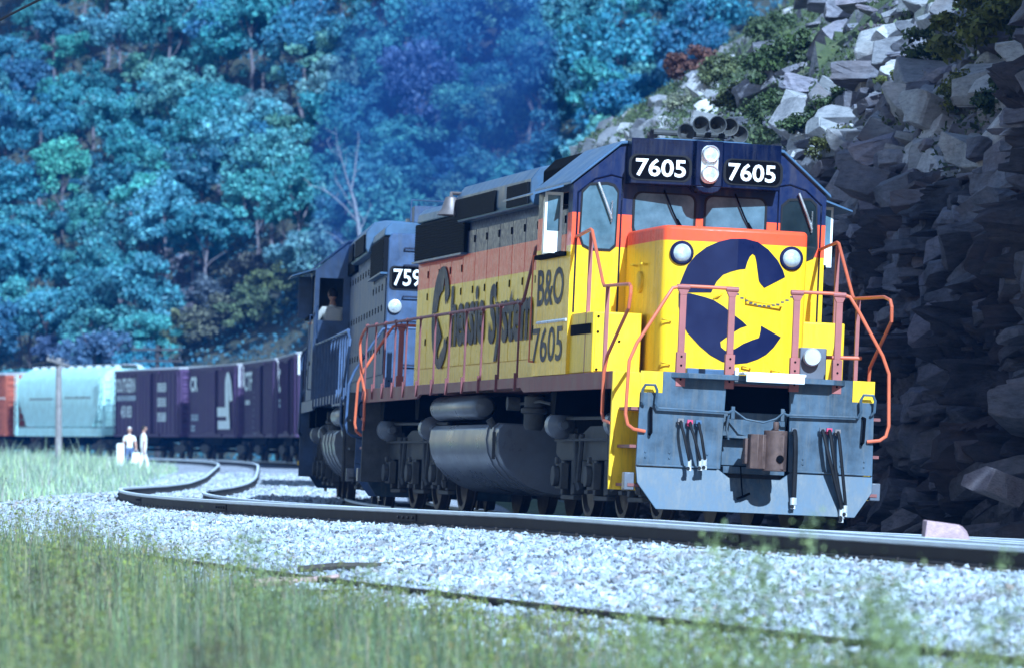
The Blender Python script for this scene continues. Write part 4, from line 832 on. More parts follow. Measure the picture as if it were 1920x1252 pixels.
    mb.tube([(nose_x(.12), .12, 2.66), (nose_x(.12) + .06, .13, 2.62), (nose_x(.5) + .06, .55, 2.58), (nose_x(.5), .56, 2.6)], .014, 6); mb.tube([(nose_x(-.26), -.26, 2.63), (nose_x(-.3) + .05, -.21, 2.66), (nose_x(-.2), -.16, 2.69)], .014, 6)
    mb.build("grab_iron", m['yellow'] if hero else m['navy'], nose)
    mb = MB(); mb.box(-1.30, -1.0, -.62, -.05, 1.722, 1.80); mb.build("toolbox", m['roof'], root, bevel=.01)
    if hero:
        mb = MB(); mb.box(-.42, -.30, .55, .86, 1.722, 2.08); o = mb.build("connector_stand", m['tank'], root, bevel=.01)
        mb = MB(); mb.lathe([(0, .10), (.10, .105), (.13, .09), (.135, .02)], (-.30, .68, 1.97), (1, -.12, 0), 18); mb.build("connector_cap", m['dull_white'], o)
        mb = MB(); mb.tube([(-.34, .80, 1.98), (-.34, 1.28, 1.99)], .022, 8); mb.build("stand_rail", m['rail_red'], o)
    # cab
    W = 1.56; mb = MB(); cx0, cx1 = -5.80, -3.58
    mb.prism([(-W, 1.722), (W, 1.722), (W, 4.0), (.97, 4.50), (.5, 4.565), (-.5, 4.565), (-.97, 4.50), (-W, 4.0)], 'x', cx1 - .04, cx1)
    mb.prism([(-1.06, 1.722), (1.06, 1.722), (1.06, 4.46), (.97, 4.50), (-.97, 4.50), (-1.06, 4.46)], 'x', cx0, cx0 + .04)
    for s_ in (-1, 1):
        a, b_ = sorted((s_ * 1.0605, s_ * W)); mb.box(cx0, cx0 + .04, a, b_, 1.722, 3.12); mb.prism([(s_ * 1.0605, 3.86), (s_ * W, 3.86), (s_ * W, 4.0), (s_ * 1.0605, 4.455)], 'x', cx0, cx0 + .04)
        mb.box(cx0, cx0 + .04, *sorted((s_ * 1.48, s_ * W)), 3.1205, 3.8595)
    wx0, wx1, wz0, wz1 = -5.45, -3.86, 3.20, 3.92
    for s_ in (-1, 1):
        a, b_ = sorted((s_ * (W - .04), s_ * W))
        for x0, x1, z0, z1 in ((cx0 + .041, cx1 - .041, 1.722, wz0), (cx0 + .041, cx1 - .041, wz1, 4.0), (cx0 + .041, wx0, wz0, wz1), (wx1, cx1 - .041, wz0, wz1)): mb.box(x0, x1, a, b_, z0, z1)
    mb.box(cx0 + .05, cx1 - .05, -1.5, 1.5, 2.3, 2.36)
    cab = mb.build("cab", cabm, root)
    mb = MB(); RS = [(-W - .05, 3.985), (-W - .045, 4.03), (-1.0, 4.54), (-.5, 4.605), (.5, 4.605), (1.0, 4.54), (W + .045, 4.03), (W + .05, 3.985), (1.0, 4.50), (.5, 4.568), (-.5, 4.568), (-1.0, 4.50)]
    mb.prism(RS, 'x', cx0 - .06, cx1 + .05); mb.build("roof", m['roof'] if hero else m['navy_old'], cab, bevel=.012)
    for s_ in (-1, 1):   # sliding side windows, sun shade, wind deflector
        a, b_ = sorted((s_ * (W - .03), s_ * (W - .015)))
        mb = MB(); mb.box(wx0, wx0 + .85, a, b_, wz0, wz1, 1) if hero else mb.box(wx1 - .45, wx1, a, b_, wz0, wz1, 1); fx0, fx1 = (wx0, wx0 + .85) if hero else (wx1 - .45, wx1); a2, b2 = sorted((s_ * (W - .034), s_ * (W + .006)))
        for q in ((fx0, fx0 + .05, wz0, wz1), (fx1 - .05, fx1, wz0, wz1), (fx0, fx1, wz0, wz0 + .05), (fx0, fx1, wz1 - .05, wz1)): mb.box(q[0], q[1], a2, b2, q[2], q[3], 0)
        mb.build("side_window", [m['silver'] if hero else m['navy_old'], m['dark_glass']], cab)
        mb = MB(); mb.box(wx0 - .03, wx1 + .03, *sorted((s_ * (W + .002), s_ * (W + .09))), wz0 - .06, wz0 - .005); mb.build("arm_rest", m['black'], cab, bevel=.01)
        mb = MB(); mb.prism([(s_ * (W + .0), 4.02), (s_ * (W + .0), 3.995), (s_ * (W + .42), 3.86), (s_ * (W + .42), 3.88)], 'x', -6.0, -3.95); mb.build("sun_shade", m['roof'], cab)
        mb = MB(); mb.box(-4.18, -4.15, *sorted((s_ * (W + .01), s_ * (W + .23))), 3.18, 3.92, 0); mb.box(-4.148, -4.143, *sorted((s_ * (W + .045), s_ * (W + .20))), 3.45, 3.88, 1); mb.build("wind_deflector", [m['white'], m['glass']] if hero else [m['navy_old'], m['glass']], cab, bevel=.005)
        mb = MB(); mb.tube([(-5.7, s_ * W, 1.9), (-5.7, s_ * (W + .06), 1.9), (-5.7, s_ * (W + .06), 3.2), (-5.7, s_ * W, 3.2)], .014, 6); mb.build("grab_iron", railm, cab)
    if hero:
        mb = MB(); mb.tube([(-5.5 + .0, -W - .01, 2.37), (-3.62, -W - .01, 2.37)], .02, 6); mb.build("drip_strip", m['silver'], cab)
    Fm = lambda u, w, o: (cx1 + o, u, w)
    wins = [("windshield", rounded(-.80, -.075, 3.44, 3.93, .09), 'glass'), ("windshield", rounded(.075, .80, 3.44, 3.93, .09), 'glass'),
            ("door_window", [(-1.45, 3.40), (-1.41, 3.28), (-1.32, 3.24), (-1.09, 3.24), (-1.03, 3.30), (-1.02, 3.92), (-1.07, 3.99), (-1.15, 4.01), (-1.36, 3.99), (-1.44, 3.90)], 'glass'),
            ("door_window", [(1.02, 3.30), (1.08, 3.24), (1.32, 3.24), (1.41, 3.28), (1.45, 3.40), (1.43, 3.88), (1.36, 3.95), (1.10, 3.93), (1.02, 3.85)], 'dark_glass')]
    for nm, ol, g in wins:
        o = window(cab, nm, Fm, ol, m[g])
        ux = [p[0] for p in ol]; c = (min(ux) + max(ux)) / 2
        if nm == "windshield":
            mb = MB(); mb.tube([(cx1 + .05, c - .02, 3.98), (cx1 + .045, c + .10, 3.72), (cx1 + .035, c + .20, 3.54)], .011, 5); mb.tube([(cx1 + .03, c + .16, 3.64), (cx1 + .03, c + .27, 3.47)], .009, 4); mb.build("wiper", m['black'], o)
        else:
            mb = MB(); mb.tube([(cx1 + .05, c - .03, 4.03), (cx1 + .05, c + .08, 3.78), (cx1 + .04, c + .15, 3.60)], .018, 6); mb.tube([(cx1 + .035, c + .15, 3.82), (cx1 + .035, c + .15, 3.56)], .010, 5); mb.build("wiper", m['chrome'], o)
    for s_ in (-1, 1):     # door seams on the cab front
        mb = MB(); 
        mb.tube([(cx1 + .004, s_ * .965, 2.46), (cx1 + .004, s_ * .965, 4.10), (cx1 + .004, s_ * 1.10, 4.13), (cx1 + .004, s_ * 1.30, 4.07), (cx1 + .004, s_ * 1.50, 3.9), (cx1 + .004, s_ * 1.50, 2.46)], .012, 4); mb.build("door_seam", m['navy'] if hero else m['black'], cab)
    # number board housing
    mb = MB(); bx = [(cx1 + .002, -.93), (-3.33, -.92), (-3.24, -.19), (-3.15, -.16), (-3.15, .16), (-3.24, .19), (-3.33, .92), (cx1 + .002, .93)]
    mb.prism(bx, 'z', 4.03, 4.575)
    mb.prism([(y, z) for y, z in [(-.158, 4.028), (-.12, 3.975), (-.05, 3.95), (.05, 3.95), (.12, 3.975), (.158, 4.028)]], 'x', -3.56, -3.152)
    nb = mb.build("number_board_box", m['navy'] if hero else m['navy_old'], cab, bevel=.008)
    for s_ in (-1, 1):
        def F2(u, w, o, s_=s_):
            y = s_ * .56 + u; t = (abs(y) - .19) / .73; return (-3.24 - .09 * t + o, y, w)
        ol = rounded(-.355, .335, 4.085, 4.37, .09) if s_ < 0 else rounded(-.335, .355, 4.085, 4.37, .09)
        o = window(nb, "number_board", F2, ol, m['black'], frame=.016, th=.008)
        if hero: text_obj("number", "7605", .60, .215, lambda a, b_, F2=F2: F2(a - .305, 4.12 + b_, .011), m['white'], o, .02)
    mb = MB(); mb.prism(rounded(-.105, .105, 4.06, 4.52, .09), 'x', -3.149, -3.125); o = mb.build("headlight", m['silver'], nb, bevel=.005)
    for z in (4.415, 4.18):
        mb = MB(); mb.lathe([(0, .102), (.07, .102), (.08, .094), (.055, .085)], (-3.125, 0, z), (1, 0, 0), 22); mb.lathe([(.05, .086), (.065, .05), (.07, .01)], (-3.125, 0, z), (1, 0, 0), 22, mi=1); mb.build("lamp", [m['silver'], m['lens']], o)
    if hero:   # horn on the cab roof
        mb = MB(); mb.box(-4.75, -4.45, -.42, .42, 4.606, 4.66); mb.tube([(-4.6, -.40, 4.74), (-4.6, .52, 4.74)], .035, 8); hb = mb.build("horn", m['truck'], cab)
        for y, z, ln, an in ((-.06, 4.74, .30, 0), (.10, 4.83, .42, 0), (.29, 4.84, .50, 0), (.46, 4.83, .40, 0), (.60, 4.75, .34, 0)):
            mb = MB(); prof_ = [(0, .03), (ln * .5, .045), (ln * .8, .075), (ln, .112), (ln - .005, .100), (ln * .75, .065), (ln * .5, .03)]
            mb.lathe(prof_, (-4.6, y, z), (1, 0, 0), 18); mb.build("horn_trumpet", m['truck'], hb)
    if hero:
        fs = lambda x0, z0: (lambda a, b_: (x0 + a, -W - .006, z0 + b_))
        text_obj("lettering", "B&O", 1.70, .46, fs(-5.62, 2.565), m['letter'], cab, .015); text_obj("road_number", "7605", 1.95, .43, fs(-5.80, 1.88), m['letter'], cab, .01)
    # long hood
    HR, HF, HW = -18.62, -5.86, .93
    mb = MB(); hs = [(-HW, 1.722), (-HW, 4.10), (-.88, 4.18), (.88, 4.18), (HW, 4.10), (HW, 1.722)]
    mb.prism(hs, 'x', HR, HF); hood = mb.build("long_hood", hoodm, root, bevel=.02)
    mb = MB(); rs = [(-1.0, 4.14), (-.98, 4.26), (-.88, 4.36), (.88, 4.36), (.98, 4.26), (1.0, 4.14)]; mb.prism(rs, 'x', HR + .1, -14.72); mb.build("radiator_hatch", m['roof'], hood, bevel=.02)
    for s_ in (-1, 1):
        mb = MB(); mb.box(HR + .02, -14.40, *sorted((s_ * .932, s_ * 1.0)), 3.58, 4.12, 0); mb.box(HR + .02, -14.40, *sorted((s_ * .932, s_ * 1.04)), 3.55, 3.578, 1)
        for k in range(14): z = 3.61 + k * .036; mb.box(HR + .05, -14.43, *sorted((s_ * 1.001, s_ * 1.012)), z, z + .014, 0)
        mb.build("radiator_grille", [m['grille'], m['roof']], hood)
        n = 13
        for k in range(n):
            x0 = -18.45 + k * .945; x1 = x0 + .915; z1 = 3.50 if x1 < -14.3 else 3.88
            if x1 > -5.9: break
            mb = MB(); mb.box(x0, x1, *sorted((s_ * .932, s_ * .948)), 2.02, z1); 
            for z in (2.35, 3.0, z1 - .18): mb.box(x1 - .07, x1 - .03, *sorted((s_ * .949, s_ * .962)), z, z + .10, 1)
            mb.build("hood_door", [hoodm, m['black']], hood, bevel=.004)
    mb = MB(); ds = [(-1.06, 4.0), (-1.10, 4.08), (-1.10, 4.34), (-.98, 4.50), (-.80, 4.54), (.80, 4.54), (.98, 4.50), (1.10, 4.34), (1.10, 4.08), (1.06, 4.0)]; mb.prism(ds, 'x', -14.62, -8.9); o = mb.build("dynamic_brake_hatch", m['roof'], hood, bevel=.015)
    for s_ in (-1, 1):
        mb = MB(); mb.box(-14.5, -11.4, *sorted((s_ * 1.102, s_ * 1.13)), 4.02, 4.30); mb.box(-10.5, -9.0, *sorted((s_ * 1.102, s_ * 1.13)), 4.02, 4.30); mb.build("intake_grille", m['grille'], o)
    mb = MB(); mb.prism([(-1.0, 3.9), (-1.0, 4.42), (-.85, 4.58), (.85, 4.58), (1.0, 4.42), (1.0, 3.9)], 'x', -8.6, HF + .02); o = mb.build("filter_housing", m['black'], hood, bevel=.015)
    for x in (-16.9, -15.7): 
        mb = MB(); mb.lathe([(0, .62), (.10, .62), (.11, .55), (.06, .5)], (x - .4, 0, 4.36), (0, 0, 1), 24); mb.build("radiator_fan", m['roof'], hood)
    mb = MB(); mb.box(-10.4, -9.6, -.3, .3, 4.545, 4.72); mb.build("exhaust_stack", m['black'], hood, bevel=.02)
    if hero:   # bell beside the radiator grille
        mb = MB(); mb.lathe([(0, .03), (.02, .08), (.08, .10), (.18, .13), (.26, .19), (.27, .18), (.2, .11)], (-14.62, -1.17, 4.36), (0, 0, -1), 20); mb.tube([(-14.62, -.95, 4.40), (-14.62, -1.17, 4.40), (-14.62, -1.17, 4.34)], .03, 6); mb.tube([(-14.45, -.95, 4.40), (-14.62, -1.17, 4.41)], .02, 6); mb.build("bell", m['bronze'], root)
        fs = lambda x0, z0, k=1: (lambda a, b_: (x0 + a, -.9665, z0 + b_))
        emblem("emblem", lambda a, b_: (-16.28 + a * 1.12, -.9665, 2.72 + (b_ - 2.61) * 1.0), m['letter'], hood, False)
        for word, x0, wd in (("hessie", -15.45, 2.75), ("System", -12.35, 3.2)):
            hgt, z0 = (.86, 2.28) if word == "hessie" else (1.05, 2.03)
            text_obj("lettering", word, wd, hgt, fs(x0, z0), m['letter'], hood, .035)
    else:
        for s_ in (-1, 1):
            def F3(u, w, o): return (HR - o, u, w)
            o = window(hood, "number_board", F3, rounded(s_ * .46 - .40, s_ * .46 + .40, 3.33, 3.66, .06), m['black'], frame=.02)
            if s_ > 0: text_obj("number", "759", .43, .26, lambda a, b_: (HR - .012, .84 - a, 3.375 + b_), m['white'], o, .015)
            mb = MB(); mb.lathe([(0, .105), (.05, .105), (.06, .09)], (HR, s_ * .80, 3.06), (-1, 0, 0), 18); mb.lathe([(.05, .09), (.08, .05), (.09, .01)], (HR, s_ * .80, 3.06), (-1, 0, 0), 18, mi=1); mb.build("marker_lamp", [m['silver'], m['lens']], hood)
        mb = MB(); mb.lathe([(0, .16), (.06, .16), (.07, .13)], (HR, .14, 3.0), (-1, 0, 0), 20); mb.lathe([(.06, .13), (.08, .01)], (HR, .14, 3.0), (-1, 0, 0), 20, mi=1); mb.build("headlight", [m['silver'], m['white']], hood)
        for z in (3.98, 3.72, 3.24, 2.86, 2.5, 2.2):
            for y in (.28,) if z != 2.5 else (-.4,):
                mb = MB(); mb.tube([(HR, y - .4, z - .03), (HR - .06, y - .4, z - .03), (HR - .06, y + .4, z - .03), (HR, y + .4, z - .03)], .014, 6); mb.build("grab_iron", m['navy'], hood)
        mb = MB(); mb.box(HR + .15, HR + .9, -.55, .55, 4.365, 4.62); mb.tube([(HR + .1, -.6, 4.37), (HR + .1, -.6, 4.7), (HR + .1, .6, 4.7), (HR + .1, .6, 4.37)], .015, 6); mb.build("roof_housing", m['navy_old'], hood, bevel=.02)

def frame(fwd, pos, bank):       # bank > 0 lifts the +right side
    f = fwd.normalized(); up = Vector((0, 0, 1)); l = up.cross(f).normalized(); u0 = f.cross(l)
    l2 = l * math.cos(bank) - u0 * math.sin(bank); u2 = u0 * math.cos(bank) + l * math.sin(bank)
    mm = Matrix((f, l2, u2)).transposed().to_4x4(); mm.translation = pos; return mm
def on_track(s): x, y = plan(s, 0); return Vector((float(x), float(y), float(prof(s))))
th = R(10.36)
L1 = empty("diesel_locomotive", "yellow, orange and navy diesel locomotive numbered 7605 leading the train", "locomotive", "locomotives of the train", frame(Vector((math.sin(th), -math.cos(th), 0)), Vector((2.739, 64.936, 0)), R(2.6)))
make_loco(L1, True)
a, b_ = on_track(41.3), on_track(21.25)
L2 = empty("diesel_locomotive", "dark blue diesel locomotive numbered 759 coupled backwards behind the yellow one", "locomotive", "locomotives of the train", frame(a - b_, a + Vector((-.10, 0, 0)), R(-2.3)))
make_loco(L2, False)

# ------------------------------------------------------------------ freight cars (local x along the car, visible side = +y)
M['box_brown'] = mat("boxcar brown paint", (.085, .042, .115), .65, var=.25, dirt=(.05, .04, .045), dirt_amt=.5, streak=True)
M['box_brown2'] = mat("boxcar dark brown paint", (.07, .036, .10), .65, var=.25, dirt=(.04, .035, .04), dirt_amt=.5, streak=True)
M['box_red'] = mat("boxcar rust red paint", (.42, .10, .055), .7, var=.25, dirt=(.12, .06, .06), dirt_amt=.6, streak=True)
M['galv'] = mat("galvanised roof", (.46, .47, .50), .5, .3, var=.15)
M['aqua'] = mat("pale aqua hopper paint", (.52, .92, .88), .5, var=.2, dirt=(.22, .30, .30), dirt_amt=.5, streak=True)
M['pale_letter'] = mat("pale lettering paint", (.80, .90, .92), .6, var=.1)
M['stencil'] = mat("faint lettering paint", (.50, .62, .70), .7, var=.2)
def bogie(root, xc):
    mb = MB()
    for sy in (-1, 1):
        mb.prism([(-1.25, .62), (-.5, .72), (.5, .72), (1.25, .62), (1.25, .42), (.9, .42), (.45, .28), (-.45, .28), (-.9, .42), (-1.25, .42)], 'y', *sorted((sy * .95, sy * 1.08)))
        for dx in (-.15, .0, .15): mb.cyl((dx, sy * 1.02, .3), (dx, sy * 1.02, .66), .055, 8)
    mb.box(-.2, .2, -.95, .95, .55, .9); t = mb.build("bogie", M['truck'], root); t.location = (xc, 0, 0)
    for a in (-.86, .86):
        w = MB()
        for sy in (-1, 1): w.lathe([(0, .45), (.03, .45), (.04, .42), (.13, .42), (.135, .35), (.08, .3), (.08, .1)], (a, sy * .70, .42), (0, sy, 0), 20)
        w.cyl((a, -.7, .42), (a, .7, .42), .08, 8); w.build("wheelset", M['wheel'], t)
def ladder(x, y, z0, z1, alongx, m, root, w=.42):
    mb = MB(); d = Vector((w / 2, 0, 0)) if alongx else Vector((0, w / 2, 0)); c = Vector((x, y, 0))
    for k in range(int((z1 - z0) / .36) + 1): z = z0 + k * .36; mb.tube([c - d + Vector((0, 0, z)), c + d + Vector((0, 0, z))], .018, 5)
    for s_ in (-1, 1): mb.tube([c + d * s_ + Vector((0, 0, z0 - .1)), c + d * s_ + Vector((0, 0, z1 + .1))], .02, 5)
    return mb.build("ladder", m, root)
def boxcar(root, body, L=15.2, roof='galv', marks=None, lit_top=True, zt=4.32):
    h = L / 2; mb = MB(); mb.box(-h, h, -1.5, 1.5, 1.06, zt); bd = mb.build("car_body", M[body], root, bevel=.02)
    mb = MB()
    for k in range(17):
        x = -h + .35 + k * (L - .7) / 16
        if abs(x - .2) < 1.5: continue
        mb.box(x - .035, x + .035, 1.502, 1.535, 1.2, zt - .12)
    mb.box(-h, h, 1.502, 1.55, 1.06, 1.19); mb.box(-h, h, 1.502, 1.545, zt - .11, zt); mb.build("side_posts", M[body], bd)
    mb = MB(); mb.prism([(-1.58, zt), (-1.56, zt + .05), (0, zt + .17), (1.56, zt + .05), (1.58, zt)], 'x', -h - .03, h + .03); mb.build("roof", M[roof], bd)
    mb = MB(); mb.box(-1.25, 1.65, 1.551, 1.60, 1.22, zt - .18)
    for x in (-1.1, -.35, .4, 1.1): mb.box(x, x + .05, 1.601, 1.63, 1.3, zt - .25)
    mb.box(-3.2, 3.4, 1.55, 1.64, 1.12, 1.2); mb.box(-3.2, 3.4, 1.55, 1.64, zt - .17, zt - .10); mb.build("door", M[body], bd)
    for e in (-1, 1):
        mb = MB(); x0 = e * (h + .002)
        for k in range(10): z = 1.25 + k * (zt - 1.4) / 9.; mb.prism([(x0, z - .08), (x0 + e * .07, z), (x0, z + .08)], 'y', -1.42, 1.42)
        mb.build("corrugated_end", M['galv' if (lit_top == 'pink') else body], bd)
        ladder(e * (h - .3), 1.60, 1.2, zt - .2, True, M[body], bd); ladder(e * (h + .1), 1.2, 1.2, zt - .2, False, M[body], bd)
        mb = MB(); mb.box(*sorted((e * h, e * (h + .55))), -.1, .1, .78, .98); mb.box(*sorted((e * (h + .5), e * (h + .72))), -.2, .2, .7, 1.05); mb.build("coupler", M['rust'], root)
        bogie(root, e * (h - 2.0))
    mb = MB(); mb.box(-h, h, -.4, .4, .8, 1.058); mb.prism([(-h + 4.0, 1.058), (h - 4.0, 1.058), (h - 5.0, .72), (-h + 5.0, .72)], 'y', 1.40, 1.48); mb.build("underframe", M['black'], root)
    return bd
def side_text(par, body, x0, z0, w, h, m='pale_letter', weight=.03, y=1.556):
    # the visible side is +y seen from outside: text runs towards -x
    return text_obj("lettering", body, w, h, lambda a, b_: (x0 - a, y, z0 + b_), M[m], par, weight)
def bars(par, x0, z0, w, n, dz, hh, rng, m='stencil', y=1.556):
    mb = MB()
    for k in range(n):
        x = x0
        while x > x0 - w:
            q = rng.uniform(.05, .16); mb.add([(x, y, z0 - k * dz), (x - q, y, z0 - k * dz), (x - q, y, z0 - k * dz + hh), (x, y, z0 - k * dz + hh)], [(0, 1, 2, 3)]); x -= q + rng.uniform(.02, .06)
    mb.build("stencilling", M[m], par, smooth=0, recalc=False)
rb = np.random.default_rng(3)
def car_frame(s, L):      # +y faces the camera's left side of the train: local x points back along +s
    a, b_ = on_track(s), on_track(s + L); c = (a + b_) / 2; return frame(a - b_, c, 0.) if False else frame(b_ - a, c, 0.)
# frame(b-a): forward is away from the camera, so left (+y) is image left
sC = 158.0; CL = 14.8; GAP = 1.5
specs = [(158.0, "box_brown2", "dark brown boxcar with one white mark, mostly hidden behind the dark engine's platform"),
         (174.6, "box_brown2", "dark brown boxcar with small white lettering, next to the dark blue engine"),
         (191.6, "box_brown", "brown boxcar with a tall white looped emblem over two white bars"),
         (208.9, "box_brown", "brown boxcar lettered SOUTHERN, coupled to the pale hopper")]
cars = []
for i, (s, body, lab) in enumerate(specs):
    o = empty("boxcar", lab, "boxcar", "boxcars of the train", car_frame(s, CL)); bd = boxcar(o, body, CL); cars.append(bd)
h = CL / 2
# +x is the far (image left) end
side_text(cars[3], "SOUTHERN", h - .35, 3.25, 4.6, .72); bars(cars[3], h - .6, 2.85, 4.4, 1, .2, .26, rb, 'stencil'); side_text(cars[3], "43183", h - 1.6, 2.0, 2.5, .6)
for k in range(3): bars(cars[3], -2.6, 3.55 - k * .72, 1.9, 3, .15, .13, rb, 'pale_letter')
side_text(cars[2], "CR", h - .6, 3.2, 2.4, .72, weight=.05); bars(cars[2], h - .9, 2.0, 2.2, 2, .16, .13, rb); bars(cars[2], h - .9, 1.5, 1.2, 2, .16, .12, rb)
mb = MB()     # white looped emblem with two bars
def cpt(u, v): return (-(1.9) - (u - 445) / 250. * 4.6, 1.6, 1.42 + (975 - v) / 670. * 2.6)
arch_o = [(572, 720), (570, 560), (572, 420), (585, 350), (600, 315), (618, 303), (636, 318), (652, 360), (668, 430), (680, 540), (690, 640)]
arch_i = [(635, 720), (632, 600), (625, 470), (622, 450), (620, 436), (622, 430), (624, 436), (627, 450), (630, 480), (634, 560), (645, 648)]
mb.add([cpt(*p) for p in arch_o] + [cpt(*p) for p in arch_i], [(i, i + 1, 12 + i, 11 + i) for i in range(10)])
mb.add([cpt(*p) for p in [(445, 715), (635, 715), (638, 825), (448, 825)]] + [cpt(*p) for p in [(452, 872), (645, 872), (648, 972), (455, 972)]] + [cpt(*p) for p in [(592, 825), (638, 825), (642, 872), (596, 872)]], [(0, 1, 2, 3), (4, 5, 6, 7), (8, 9, 10, 11)])
mb.build("emblem", M['pale_letter'], cars[2], smooth=0, recalc=False)
side_text(cars[1], "CTF", h - .9, 3.1, 3.6, .85); bars(cars[1], h - 1.3, 2.5, 2.2, 1, .2, .2, rb, 'pale_letter'); bars(cars[1], h - 5.2, 3.0, .9, 8, .26, .10, rb)
side_text(cars[0], "C", h - .5, 2.9, 1.5, 1.0); bars(cars[0], h - .8, 2.5, 1.2, 2, .2, .14, rb)
for bd, col_ in ((cars[1], 'white'), (cars[0], 'white')):  # pale panels paint the sunlight on the upper car ends
    mb = MB(); mb.box(-h - .075, -h - .071, .6, 1.48, 3.9, 4.3) if False else mb.box(h + .073, h + .08, .2, 1.42, 3.6, 4.25); mb.box(-h - .085, -h - .073, -.2, 1.49, 3.5, 4.28); mb.build("sunlit_end_panel", M[col_], bd)
mb = MB(); mb.box(-h - .085, -h - .073, -.2, 1.49, 3.3, 4.28); mb.build("sunlit_end_panel", M['galv'], cars[2])

def hopper(root, L=15.6, body='aqua'):
    h = L / 2; mb = MB()
    sec = [(-1.5, 1.55), (-1.55, 2.6), (-1.52, 3.9), (-1.2, 4.35), (-.7, 4.6), (.7, 4.6), (1.2, 4.35), (1.52, 3.9), (1.55, 2.6), (1.5, 1.55)]
    n = len(sec); V, F = [], []
    st = [(-h + .3, 3.3, 4.6), (-h + .8, 2.6, 4.6), (-h + 1.9, 1.55, 4.6), (h - 1.9, 1.55, 4.6), (h - .8, 2.6, 4.6), (h - .3, 3.3, 4.6)]
    for x, zlo, zhi in st: V += [(x, y, max(z, zlo)) for y, z in sec]
    F = [(i * n + j, i * n + (j + 1) % n, (i + 1) * n + (j + 1) % n, (i + 1) * n + j) for i in range(len(st) - 1) for j in range(n)] + [tuple(range(n)), tuple(range((len(st) - 1) * n, len(st) * n))]
    mb.add(V, F); bd = mb.build("car_body", M[body], root, smooth=40)
    mb = MB()
    for sy in (-1, 1):
        mb.box(-h, h, *sorted((sy * 1.42, sy * 1.56)), 1.05, 1.50)
        for e in (-1, 1):
            mb.prism([(e * h, 1.5), (e * (h - .12), 1.5), (e * (h - .12), 3.9), (e * h, 3.9)], 'y', *sorted((sy * 1.40, sy * 1.5)))
            mb.prism([(e * (h - .15), 3.7), (e * (h - .9), 2.3), (e * (h - 1.0), 2.3), (e * (h - .25), 3.7)], 'y', *sorted((sy * 1.42, sy * 1.5)))
    mb.box(-h, -h + .2, -1.4, 1.4, 1.1, 1.5); mb.box(h - .2, h, -1.4, 1.4, 1.1, 1.5); mb.build("side_sill", M[body], root, bevel=.01)
    mb = MB(); mb.box(-h, h, -.45, .45, 4.70, 4.74); mb.box(-h + 1, h - 1, -.3, .3, 4.6, 4.68)
    for k in range(10): x = -h + .5 + k * (L - 1) / 9; mb.box(x - .03, x + .03, -.75, .75, 4.60, 4.70)
    mb.build("roof_walk", M['galv'], bd)
    mb = MB()
    for x in (-4.2, -1.4, 1.4, 4.2): mb.add([(x - 1.3, -1.2, 1.54), (x + 1.3, -1.2, 1.54), (x + 1.3, 1.2, 1.54), (x - 1.3, 1.2, 1.54), (x - .4, -.6, .6), (x + .4, -.6, .6), (x + .4, .6, .6), (x - .4, .6, .6)], [(0, 1, 2, 3), (4, 5, 6, 7), (0, 1, 5, 4), (1, 2, 6, 5), (2, 3, 7, 6), (3, 0, 4, 7)])
    mb.build("discharge_chute", M['black'], root)
    for e in (-1, 1):
        bogie(root, e * (h - 2.1)); ladder(e * (h - .2), 1.6, 1.2, 4.2, True, M[body], root); ladder(e * (h + .05), 1.2, 1.2, 4.2, False, M[body], root)
        mb = MB(); mb.box(*sorted((e * h, e * (h + .6))), -.15, .15, .76, 1.0); mb.build("coupler", M['rust'], root)
    bars(bd, h - 2.6, 2.95, 4.4, 1, .1, .09, rb, 'tank', 1.565); bars(bd, -1.2, 3.0, 4.6, 1, .1, .09, rb, 'tank', 1.565)
    return bd
o = empty("hopper_car", "pale aqua covered hopper behind the telegraph pole at the left", "hopper car", None, car_frame(226.3, 15.6)); hopper(o)
o = empty("boxcar", "rusty red boxcar cut by the left edge, behind the pale hopper", "boxcar", "boxcars of the train", car_frame(243.8, CL)); bd = boxcar(o, 'box_red', CL)
mb = MB(); mb.box(-h, h, 1.56, 1.565, 3.0, 3.14); mb.build("white_band", M['pale_letter'], bd)
o = empty("hopper_car", "pale hopper whose top shows beside the rear of the dark engine", "hopper car", None, car_frame(86, 15.6)); hopper(o)
# dark open hopper right behind the second engine
o = empty("gondola_car", "dark blue gondola with sloping end coupled behind the dark engine", "gondola", None, car_frame(43.2, 13.5)); hh = 6.75; mb = MB()
mb.prism([(-1.5, 1.1), (-1.5, 2.75), (-1.2, 3.25), (1.2, 3.25), (1.5, 2.75), (1.5, 1.1)], 'x', -hh, hh); bd = mb.build("car_body", M['navy'], o, bevel=.02)
mb = MB()
for k in range(9): x = -hh + .4 + k * 1.58; mb.box(x - .05, x + .05, 1.502, 1.57, 1.15, 2.72)
mb.build("side_posts", M['navy'], bd); mb = MB(); mb.box(-hh - .5, -hh, 1.0, 1.62, .62, .70); mb.tube([(-hh - .1, 1.55, .7), (-hh - .1, 1.58, 1.5)], .015, 6); mb.build("end_step", M['yellow'], o)
for e in (-1, 1):
    bogie(o, e * (hh - 1.8)); mb = MB(); mb.box(*sorted((e * hh, e * (hh + .6))), -.15, .15, .76, 1.0); mb.build("coupler", M['rust'], o)

